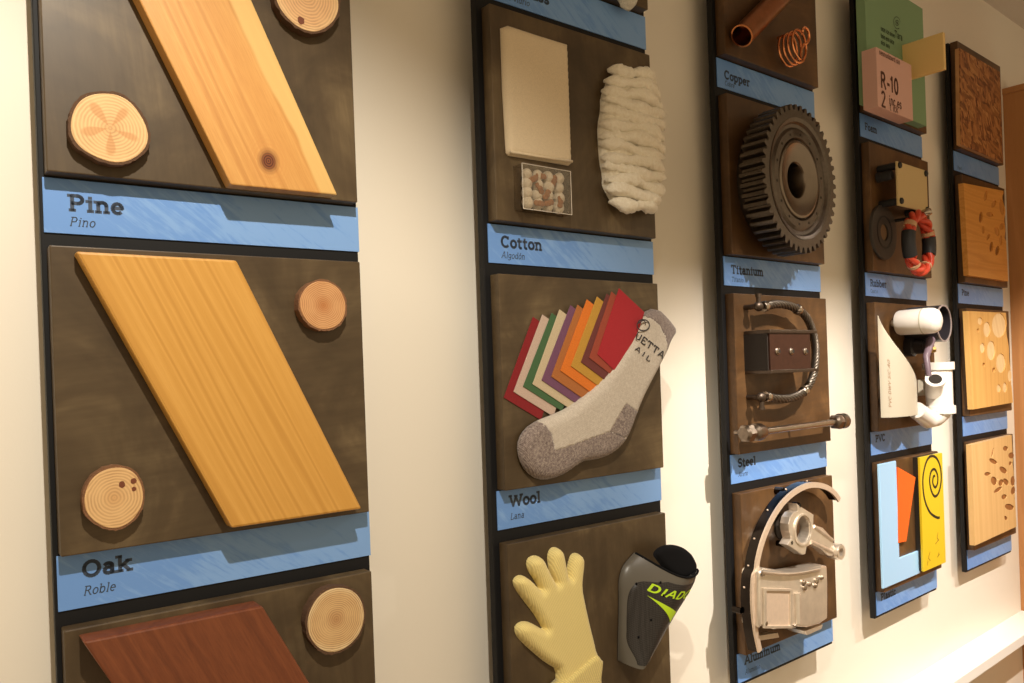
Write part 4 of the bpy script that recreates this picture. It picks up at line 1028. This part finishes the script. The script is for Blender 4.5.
a0 = (q[0][0]+q[3][0])/2; a1 = (q[1][0]+q[2][0])/2; z1 = (q[0][1]+q[1][1])/2; z0 = (q[2][1]+q[3][1])/2
T = Thing(3, 'vibration_mount', 'beige square plate held by four black rubber corner mounts', 'plate', ((a0+a1)/2, TH, z0))
T.part('plate', MB().box(a0, a1, z0, z1, dpl-.004, dpl), mat('beige_plate', (.60, .46, .23), .5), bevel=.0005)
for (x, z) in ((a0+.012, z1-.008), (a1-.008, z1-.008), (a0+.015, z0+.012), (a1-.008, z0+.006)):
    T.part('screw', MB().lathe([(.0075, 0), (.0075, .004), (.004, .006)], (x, dpl-.0005, z), (0, 1, 0), 14), M_rub, smooth=40)
    T.part('rubber_post', MB().lathe([(.009, TH-.0005), (.009, dpl-.004)], (x, 0, z), (0, 1, 0), 14), M_rub, smooth=40)
p0 = at(3, 877.5, 176, TH+.006); T.part('rubber_bush', MB().lathe([(.013, 0), (.011, .012), (.013, .020), (.010, .034)], (a0+.0, TH+.004, z1-.03), (0, 1, 0), 16), M_rub, smooth=60)
# hose ring
dh = TH+.060; p = at(3, 919, 243, dh)
T = Thing(3, 'hose_ring', 'coiled red and black rubber hose ring hanging below the beige plate', 'hose', (p[0], TH, p[1]))
M_red = mat('red_rubber', (.62, .065, .03), .35); M_tan = mat('tan_tape', (.60, .36, .20), .5)
ZR, XR = .066, .058
for s_ in range(3):
    pts = []
    for k in range(60):
        a = 2*pi*k/60; tw = a*4+s_*2*pi/3
        pts.append((p[0]+(XR+.0085*cos(tw))*cos(a), dh+.0085*sin(tw), p[1]+(ZR+.0085*cos(tw))*sin(a)))
    T.part('hose', MB().tube(pts, .0068, 10, closed=True), M_red, smooth=180)
def band(a_, w_, m_, nm, r=.0158):
    pts = [(p[0]+XR*cos(a_+w_*i/6), dh, p[1]+ZR*sin(a_+w_*i/6)) for i in range(7)]
    T.part(nm, MB().tube(pts, r, 16), m_, smooth=60)
band(radians(-22), radians(38), M_rub, 'black_wrap'); band(radians(160), radians(52), M_rub, 'black_wrap')
band(radians(20), radians(9), M_tan, 'tan_tape', .0152); band(radians(140), radians(10), M_tan, 'tan_tape', .0152); band(radians(232), radians(6), M_tan, 'tan_tape', .0150); band(radians(300), radians(6), M_tan, 'tan_tape', .0150)
T.part('end_fitting', MB().lathe([(.006, -.008), (.009, -.004), (.009, .010), (.006, .014)], (p[0]+.012, dh+.012, p[1]+ZR+.006), (.3, .9, .2), 14), M_bright, smooth=40)
T.part('hanger', MB().lathe([(.004, TH-.0005), (.004, dh)], (p[0]-.004, 0, p[1]+ZR-.004), (0, 1, 0), 10), M_rub)

# PVC row
M_pvc = mat('white_pvc', (.54, .50, .40), .32); M_pvcw = mat('bright_white_pvc', (.84, .80, .74), .3); M_abs = mat('black_pipe', (.025, .022, .025), .3)
def pv(x, y, d): return at(3, 870+x/5.255, 300+y/5.255, d)
ld = TH+.036; tl = pv(60, 80, ld); bl = pv(85, 618, ld); 
ax_ = (tl[0]+bl[0])/2; RP_ = .084; z0 = bl[1]; z1 = tl[1]
cxp = ax_+RP_*.98; cd_ = ld-.012
# right end of the arc at the bottom as photographed
def gutter(u, v, r=RP_):
    th = pi*(.98-.86*u)                                # from left edge over the front to the right
    z_top = z1-(z1-z0)*.80*(u**.85) if u > 0 else z1
    return (cxp+r*cos(th), cd_+.42*r*sin(th)+.0, z0+(z_top-z0)*v)
T = Thing(3, 'cut_plastic_pipe', 'half of a wide white plastic pipe cut to a slanting point, with faint print', 'pipe', (cxp, TH, z0))
T.part('pipe_wall', MB().grid(lambda u, v: gutter(u, v), 30, 24, lambda u, v: gutter(u, v, RP_-.004)), M_pvc, smooth=60)
m = MB(); write(m, 'PVC DWV SIC AO', .014, .14, 0, 0, lambda x, y: (lambda g: (g[0], g[1]+.0006, g[2]))(gutter(.20-y*3.0, max(0, min(1, .12+x*4.2)))), .8, .1)
T.part('lettering', m, mat('brown_print', (.35, .20, .12), .7), recalc=False)
for z in (z0+.03, z0+.11): T.part('mounting_block', MB().box(cxp-.02, cxp+.02, z-.008, z+.008, TH-.0004, cd_+.42*RP_-.006), M_abs)
p = pv(125, 122, TH+.004); p2 = pv(350, 122, TH+.118)
best = min((abs(pv(365, 122, d)[0]-p[0]), d) for d in [TH+.04+i*.002 for i in range(70)]); ln = best[1]-TH; R1 = .031; z0_ = .014
T = Thing(3, 'plastic_pipe_cap', 'white plastic pipe with a domed end pointing toward the room', 'pipe', (p[0], TH, p[1]))
T.part('pipe_body', MB().lathe([(R1*.25, 0), (R1*.25, z0_), (R1*.90, z0_+.001), (R1*.97, z0_+.006), (R1*.99, ln-.036), (R1, ln-.034), (R1, ln-.024), (R1*.96, ln-.012), (R1*.8, ln-.003), (R1*.45, ln+.002), (0, ln+.003)], (p[0], TH, p[1]), (0, 1, 0), 36), M_pvcw, smooth=50)
T.part('cap_seam', MB().lathe([(R1*1.01, ln-.036), (R1*1.01, ln-.033)], (p[0], TH, p[1]), (0, 1, 0), 36), M_pvc, smooth=40)
p = pv(398, 122, TH+.085); R2 = .045
T = Thing(3, 'black_pipe_piece', 'wide open black plastic pipe behind the domed white one', 'pipe', (p[0], TH, p[1]))
T.part('pipe_wall', MB().lathe([(R2, 0), (R2, .080), (R2-.004, .080), (R2-.004, 0)], (p[0], TH, p[1]), (0, 1, 0), 36, close=True), M_abs, smooth=40)
T.part('cut_rim', MB().lathe([(R2+.0004, .0795), (R2+.0004, .082), (R2-.0030, .082), (R2-.0030, .0795)], (p[0], TH, p[1]), (0, 1, 0), 36, close=True), mat('grey_cut_rim', (.30, .25, .24), .4), label='lighter cut rim')
p = pv(265, 245, TH+.03)
T = Thing(3, 'valve', 'small dark valve with a purple-grey lever under the domed white pipe', 'valve', (p[0], TH, p[1]))
T.part('valve_body', MB().lathe([(.024, 0), (.024, .018), (.018, .022), (.018, .045), (.022, .048), (.022, .056)], (p[0]-.006, TH, p[1]), (0, 1, 0), 20), M_abs, smooth=40)
pb_ = pv(318, 200, TH+.065); pc_ = pv(310, 400, TH+.080)
T.part('lever', MB().tube([(p[0], TH+.05, p[1]+.01), (pb_[0], TH+.066, pb_[1]-.005), (pc_[0], TH+.075, (pb_[1]+pc_[1])/2), (pc_[0], TH+.080, pc_[1])], .0075, 12, radii=[.008, .010, .0075, .006]), mat('purple_grey_plastic', (.17, .12, .15), .4), smooth=60, label='purple-grey lever')
T.part('brass_fitting', MB().lathe([(.009, 0), (.009, .012), (.006, .018)], (pb_[0]+.020, TH+.050, pb_[1]-.028), (.3, 1, 0), 6), metal('brass', (.75, .52, .18), .3), label='brass hexagonal fitting')
# white wye fitting
dw = TH+.058
T0 = pv(372, 345, dw); T1 = pv(370, 700, dw)
wx = pv(385, 350, dw)[0]; wz1 = pv(385, 345, dw)[1]; wz0 = pv(385, 575, dw)[1]
T = Thing(3, 'pipe_fitting', 'bright white plastic branched drain pipe fitting with collars', 'pipe fitting', (wx, TH, wz0))
R3 = .031
T.part('main_tube', MB().lathe([(R3, wz0-.012), (R3, wz1+.004), (R3-.004, wz1+.004), (R3-.004, wz0-.012)], (wx, dw-.012, 0), (0, 0, 1), 32, close=True), M_pvcw, smooth=40)
for z in (wz1, wz0): T.part('collar', MB().lathe([(R3, z-.010), (R3+.0055, z-.010), (R3+.0055, z+.009), (R3, z+.009)], (wx, dw-.012, 0), (0, 0, 1), 32, close=True), M_pvcw, smooth=40)
bp = pv(300, 395, dw+.02)
T.part('branch', MB().lathe([(.020, 0), (.020, .045), (.023, .046), (.023, .056), (.015, .056), (.015, .010)], (wx-.020, dw-.016, (wz0+wz1)/2-.012), (-.70, .35, .62), 28), M_pvcw, smooth=40)
T.part('branch_shade', MB().lathe([(.0155, 0), (.0155, .001)], (wx-.020-.70*.0545, dw-.016+.35*.0545, (wz0+wz1)/2-.012+.62*.0545), (-.70, .35, .62), 24), M_dark, label='dark disc painted for the shaded inside')
lb = pv(275, 605, dw-.01)
T.part('lower_bend', MB().tube([(wx-.002, dw-.012, wz0-.004), (wx-.020, dw-.018, wz0-.020), (wx-.046, dw-.022, wz0-.024), (lb[0], dw-.024, lb[1]+.012)], .020, 20, radii=[.028, .024, .022, .021]), M_pvcw, smooth=60)
T.part('mounting_block', MB().box(wx-.012, wx+.012, (wz0+wz1)/2-.02, (wz0+wz1)/2+.02, TH-.0004, dw-.038), M_pvc)

# acrylic shapes
dL = TH+.006
def ac(x, y, d, oy): return at(3, 844+x/5.689, oy+y/5.689, d)
q = [ac(207, 365, dL, 400), ac(300, 345, dL, 400), ac(314, 333, dL, 500), ac(430, 285, dL, 500), ac(436, 415, dL, 500), ac(220, 510, dL, 500)]
ax0 = (q[0][0]+q[5][0])/2; ax1 = (q[1][0]+q[2][0])/2; ax2 = (q[3][0]+q[4][0])/2; zt_ = (q[0][1]+q[1][1])/2; zi = (q[2][1]+q[3][1])/2; zb_ = (q[4][1]+q[5][1])/2
M_lb = mat('light_blue_acrylic', (.38, .66, .98), .25, coat=.4); M_or = mat('orange_acrylic', (.82, .13, .018), .35); M_ye = mat('yellow_acrylic', (.70, .50, .02), .35); M_blk = mat('black_ink', (.02, .015, .01), .5)
cc = ((ax0+ax1)/2, (zt_+zb_)/2)
Thing(3, 'blue_letter_shape', 'light blue L-shaped plastic piece at the bottom of the fourth column', 'plastic shape', (cc[0], TH, zb_), 'coloured plastic shapes',
      MB().prism([(ax0, zt_), (ax1, zt_), (ax1, zi), (ax2, zi), (ax2, zb_), (ax0, zb_)], TH, dL), M_lb, bevel=.0015)
dO_ = TH+.008
q = [at(3, 898.0, 467, dO_), at(3, 915.7, 477.3, dO_), at(3, 906.5, 541.5, dO_), at(3, 898.9, 543, dO_)]
c4 = cen(q); Thing(3, 'orange_wedge_shape', 'orange four-sided plastic wedge between the blue L and the yellow plate', 'plastic shape', (c4[0], TH, c4[1]), 'coloured plastic shapes', MB().prism(q, TH, dO_), M_or, bevel=.0008)
dY = TH+.018
q = [at(3, 921.6, 457, dY), at(3, 943.6, 452.7, dY), at(3, 944.6, 562.4, dY), at(3, 922.3, 573, dY)]
ya0 = (q[0][0]+q[3][0])/2; ya1 = (q[1][0]+q[2][0])/2; yz1 = (q[0][1]+q[1][1])/2; yz0 = (q[2][1]+q[3][1])/2
T = Thing(3, 'yellow_plate', 'bright yellow plastic plate engraved with a black spiral', 'plastic shape', (ya0, TH, yz0), 'coloured plastic shapes')
T.part('face_plate', MB().box(ya0, ya1, yz0, yz1, dY-.006, dY), M_ye, bevel=.0006, label='bright yellow face')
T.part('core', MB().box(ya0+.0005, ya1-.0005, yz0+.0005, yz1-.0005, TH, dY-.006), M_blk, label='black backing')
spx = [(545, 668, 400), (528, 668, 400), (490, 640, 400), (462, 575, 400), (450, 500, 400), (452, 420, 400), (472, 345, 400), (500, 318, 400), (530, 335, 400), (550, 390, 400), (553, 460, 400), (540, 525, 400), (517, 548, 400), (497, 515, 400), (488, 460, 400), (495, 410, 400), (515, 393, 400), (532, 425, 400), (533, 470, 400), (520, 497, 400), (506, 475, 400), (508, 440, 400), (518, 430, 400)]
sp3 = [(lambda p: (p[0], 0, p[1]))(ac(x, y, dY+.0005, o)) for x, y, o in spx]; sp3 = densify(sp3, 4); sp2 = [(p[0], p[2]) for p in sp3]
m = ribbon(MB(), sp2, -.0032, .0032, dY-.0003, dY+.0006)
T.part('spiral', m, M_blk, label='black engraved spiral')
m = MB()
for (x, y, x2, y2) in ((535, 185, 530, 215), (530, 215, 540, 230), (540, 225, 520, 250), (490, 295, 480, 330), (480, 330, 492, 345), (478, 345, 474, 372), (540, 298, 538, 318), (544, 308, 530, 325)):
    a = Vector(ac(x, y, dY+.0005, 500)); b = Vector(ac(x2, y2, dY+.0005, 500)); dd = (b-a).normalized(); nn = Vector((-dd.y, dd.x))*.0012
    m.bm.faces.new([m.v(p[0], dY+.0005, p[1]) for p in (a-nn, b-nn, b+nn, a+nn)])
T.part('engraved_marks', m, mat('brown_ink', (.35, .18, .02), .5), recalc=False)

# ------------------------------------------------------------------ column 4 : wood blocks
M_osb = mat('strand_board', (.35, .15, .05), .6); t = NT(M_osb)
def vor(co, sc):
    v = t.n('ShaderNodeTexVoronoi', Scale=sc, Randomness=1); t.l(co, v.inputs[0]); return v
v1 = vor(t.coord((1, 1, .35), radians(25)), 120); v2 = vor(t.coord((.22, 1, 1), radians(-15)), 120)
g1 = t.ramp(v1.outputs['Color'], [(.2, (.14, .04, .015)), (.5, (.36, .15, .05)), (.8, (.50, .23, .08))]); g2 = t.ramp(v2.outputs['Color'], [(.2, (.16, .055, .02)), (.6, (.38, .16, .05)), (.9, (.50, .25, .09))])
t.col(t.mix(t.ramp(t.noise(t.coord(), 30, 2), [(.45, (0, 0, 0)), (.55, (1, 1, 1))]), g1, g2)); t.bump(v1.outputs['Distance'], .4, .001)
M_osbe = wood('strand_board_edge', (.60, .34, .15), (.50, .27, .11), (.34, .16, .06), 0, 90, .3, .5, .6)
dS = TH+.012
def quad(TL, TR, BR, BL, d): return [at(4, *TL, d), at(4, *TR, d), at(4, *BR, d), at(4, *BL, d)]
q = quad((959.5, 48), (999.8, 71.9), (1003, 162.5), (961, 144.3), dS); cc = cen(q)
T = Thing(4, 'strand_board_block', 'reddish brown strand board block with coarse chips at the top right', 'wood block', (cc[0], TH, cc[1]), 'square wood blocks')
T.part('face', MB().prism(q, dS-.002, dS), M_osb); T.part('core', MB().prism(q, TH, dS-.002), M_osbe, label='paler edge')
def wavy(TL, TR, BR, BL, d, amp, n=9, seed=1, start=.0, end=1.):
    q = quad(TL, TR, BR, BL, d); random.seed(seed); r = []
    for k in range(1, n*4):
        f = k/(n*4); x = q[1][0]+(q[2][0]-q[1][0])*f; z = q[1][1]+(q[2][1]-q[1][1])*f
        w = amp*(sin(f*n*2*pi*.5+seed)*.6+sin(f*n*2*pi*.27+2*seed)*.5-.2) if start < f < end else 0
        r.append((x+w, z))
    return [q[0], q[1]]+r+[q[2], q[3]]
M_w1 = wood('honey_plywood', (.74, .38, .10), (.66, .31, .07), (.48, .19, .03), pi/2, 60, .08, .8, .4)
M_w2 = wood('honey_birch', (.74, .45, .15), (.70, .41, .13), (.58, .30, .08), .02, 40, .05, .35, .4)
M_w3 = wood('pale_birch', (.71, .47, .21), (.67, .43, .18), (.59, .36, .14), .02, 40, .05, .35, .4)
M_burn = wood('carved_brown', (.36, .15, .04), (.28, .11, .03), (.16, .06, .02), .4, 60, .2, .6, .6)
M_carv = wood('carved_orange', (.58, .28, .07), (.50, .22, .05), (.36, .14, .03), .4, 60, .2, .6, .6)
M_pale = wood('pale_carving', (.86, .66, .38), (.82, .60, .32), (.70, .47, .22), .4, 40, .2, .3, .5)
def carve_leaf(x, y, rx, ry, rot, d, ox, oy, s):
    q = [at(4, ox+px_/s, oy+py_/s, d) for px_, py_ in ellipse(x, y, rx, ry, 14, rot)]
    return q[::-1]
def block(outline, d, mm, name, label, leaves, pits, lm, pm):
    cc = cen(outline)
    T = Thing(4, name, label, 'wood block', (cc[0], TH, cc[1]), 'square wood blocks')
    hs = [l[::-1] for l in leaves+pits]
    T.part('carved_face', MB().holed(outline, hs, d-.006, d), mm, bevel=.0004)
    T.part('core', MB().prism(outline, TH, d-.006), mm)
    for l in leaves: T.part('carved_leaf', MB().prism([(cen(l)[0]+(p[0]-cen(l)[0])*1.02, cen(l)[1]+(p[1]-cen(l)[1])*1.02) for p in l], d-.0061, d-.0022), lm)
    for l in pits: T.part('drilled_pit', MB().prism([(cen(l)[0]+(p[0]-cen(l)[0])*1.02, cen(l)[1]+(p[1]-cen(l)[1])*1.02) for p in l], d-.0061, d-.0052), pm)
dT = TH+.014
s = 6.205
lv = [carve_leaf(x, y, rx, ry, r, dT, 955, 175, s) for x, y, rx, ry, r in [(190, 130, 10, 32, .2), (215, 245, 22, 14, .2), (290, 200, 14, 50, -.1), (175, 340, 9, 26, 0), (205, 385, 8, 20, .4), (260, 350, 14, 30, -.3), (240, 180, 12, 26, .5), (290, 320, 14, 22, .3), (285, 405, 10, 30, 0)]]
pt_ = [carve_leaf(x, y, rx, ry, r, dT, 955, 175, s) for x, y, rx, ry, r in [(160, 262, 11, 34, .1), (226, 445, 11, 32, .1), (263, 468, 12, 30, .2)]]
block(wavy((963.5, 183), (1003.5, 190.8), (1008.3, 281.4), (968.8, 275.2), dT, .010, 9, 2, .05, .55), dT, M_w1, 'carved_wood_block', 'orange plywood block carved with leaves, directly below the strand board', lv, pt_, M_carv, M_burn)
s = 5.94
lv = [carve_leaf(x, y, rx, ry, 0, dT, 955, 300, s) for x, y, rx, ry in [(190, 175, 21, 46), (262, 150, 42, 74), (163, 285, 15, 30), (215, 300, 25, 58), (273, 375, 28, 58), (327, 450, 13, 36), (260, 525, 12, 24), (297, 520, 13, 30), (150, 125, 14, 22)]]
pt_ = [carve_leaf(x, y, rx, ry, 0, dT, 955, 300, s) for x, y, rx, ry in [(137, 182, 7, 13), (172, 385, 8, 13), (231, 417, 9, 16)]]
block(wavy((967.9, 311), (1006.0, 312.8), (1013.0, 402.7), (973, 409.5), dT, .007, 6, 1, .15, .8), dT, M_w2, 'carved_wood_block', 'honey coloured wood block with pale round hollows, second carved one down', lv, pt_, M_pale, M_burn)
s = 5.69
lv = [carve_leaf(x, y, rx, ry, r, dT, 955, 430, s) for x, y, rx, ry, r in [(218, 178, 26, 12, .5), (185, 250, 18, 11, 0), (288, 105, 15, 14, .4), (322, 145, 18, 18, .2), (275, 228, 26, 15, .7), (222, 290, 17, 26, -.3), (262, 300, 14, 20, .3), (315, 190, 9, 12, 0), (330, 290, 14, 28, 0), (245, 340, 28, 11, -.6), (290, 295, 13, 22, -.6), (280, 380, 16, 14, -.4), (310, 438, 27, 17, .3), (290, 502, 8, 14, -.4), (332, 345, 14, 24, .2), (215, 130, 5, 30, .2)]]
block(wavy((971.4, 444.8), (1011.7, 435), (1016.5, 526.6), (975, 545.7), dT, .004, 9, 3, .3, .7), dT, M_w3, 'carved_wood_block', 'pale wood block carved with small brown leaves, lowest in the right column', lv, [], M_burn, M_burn)
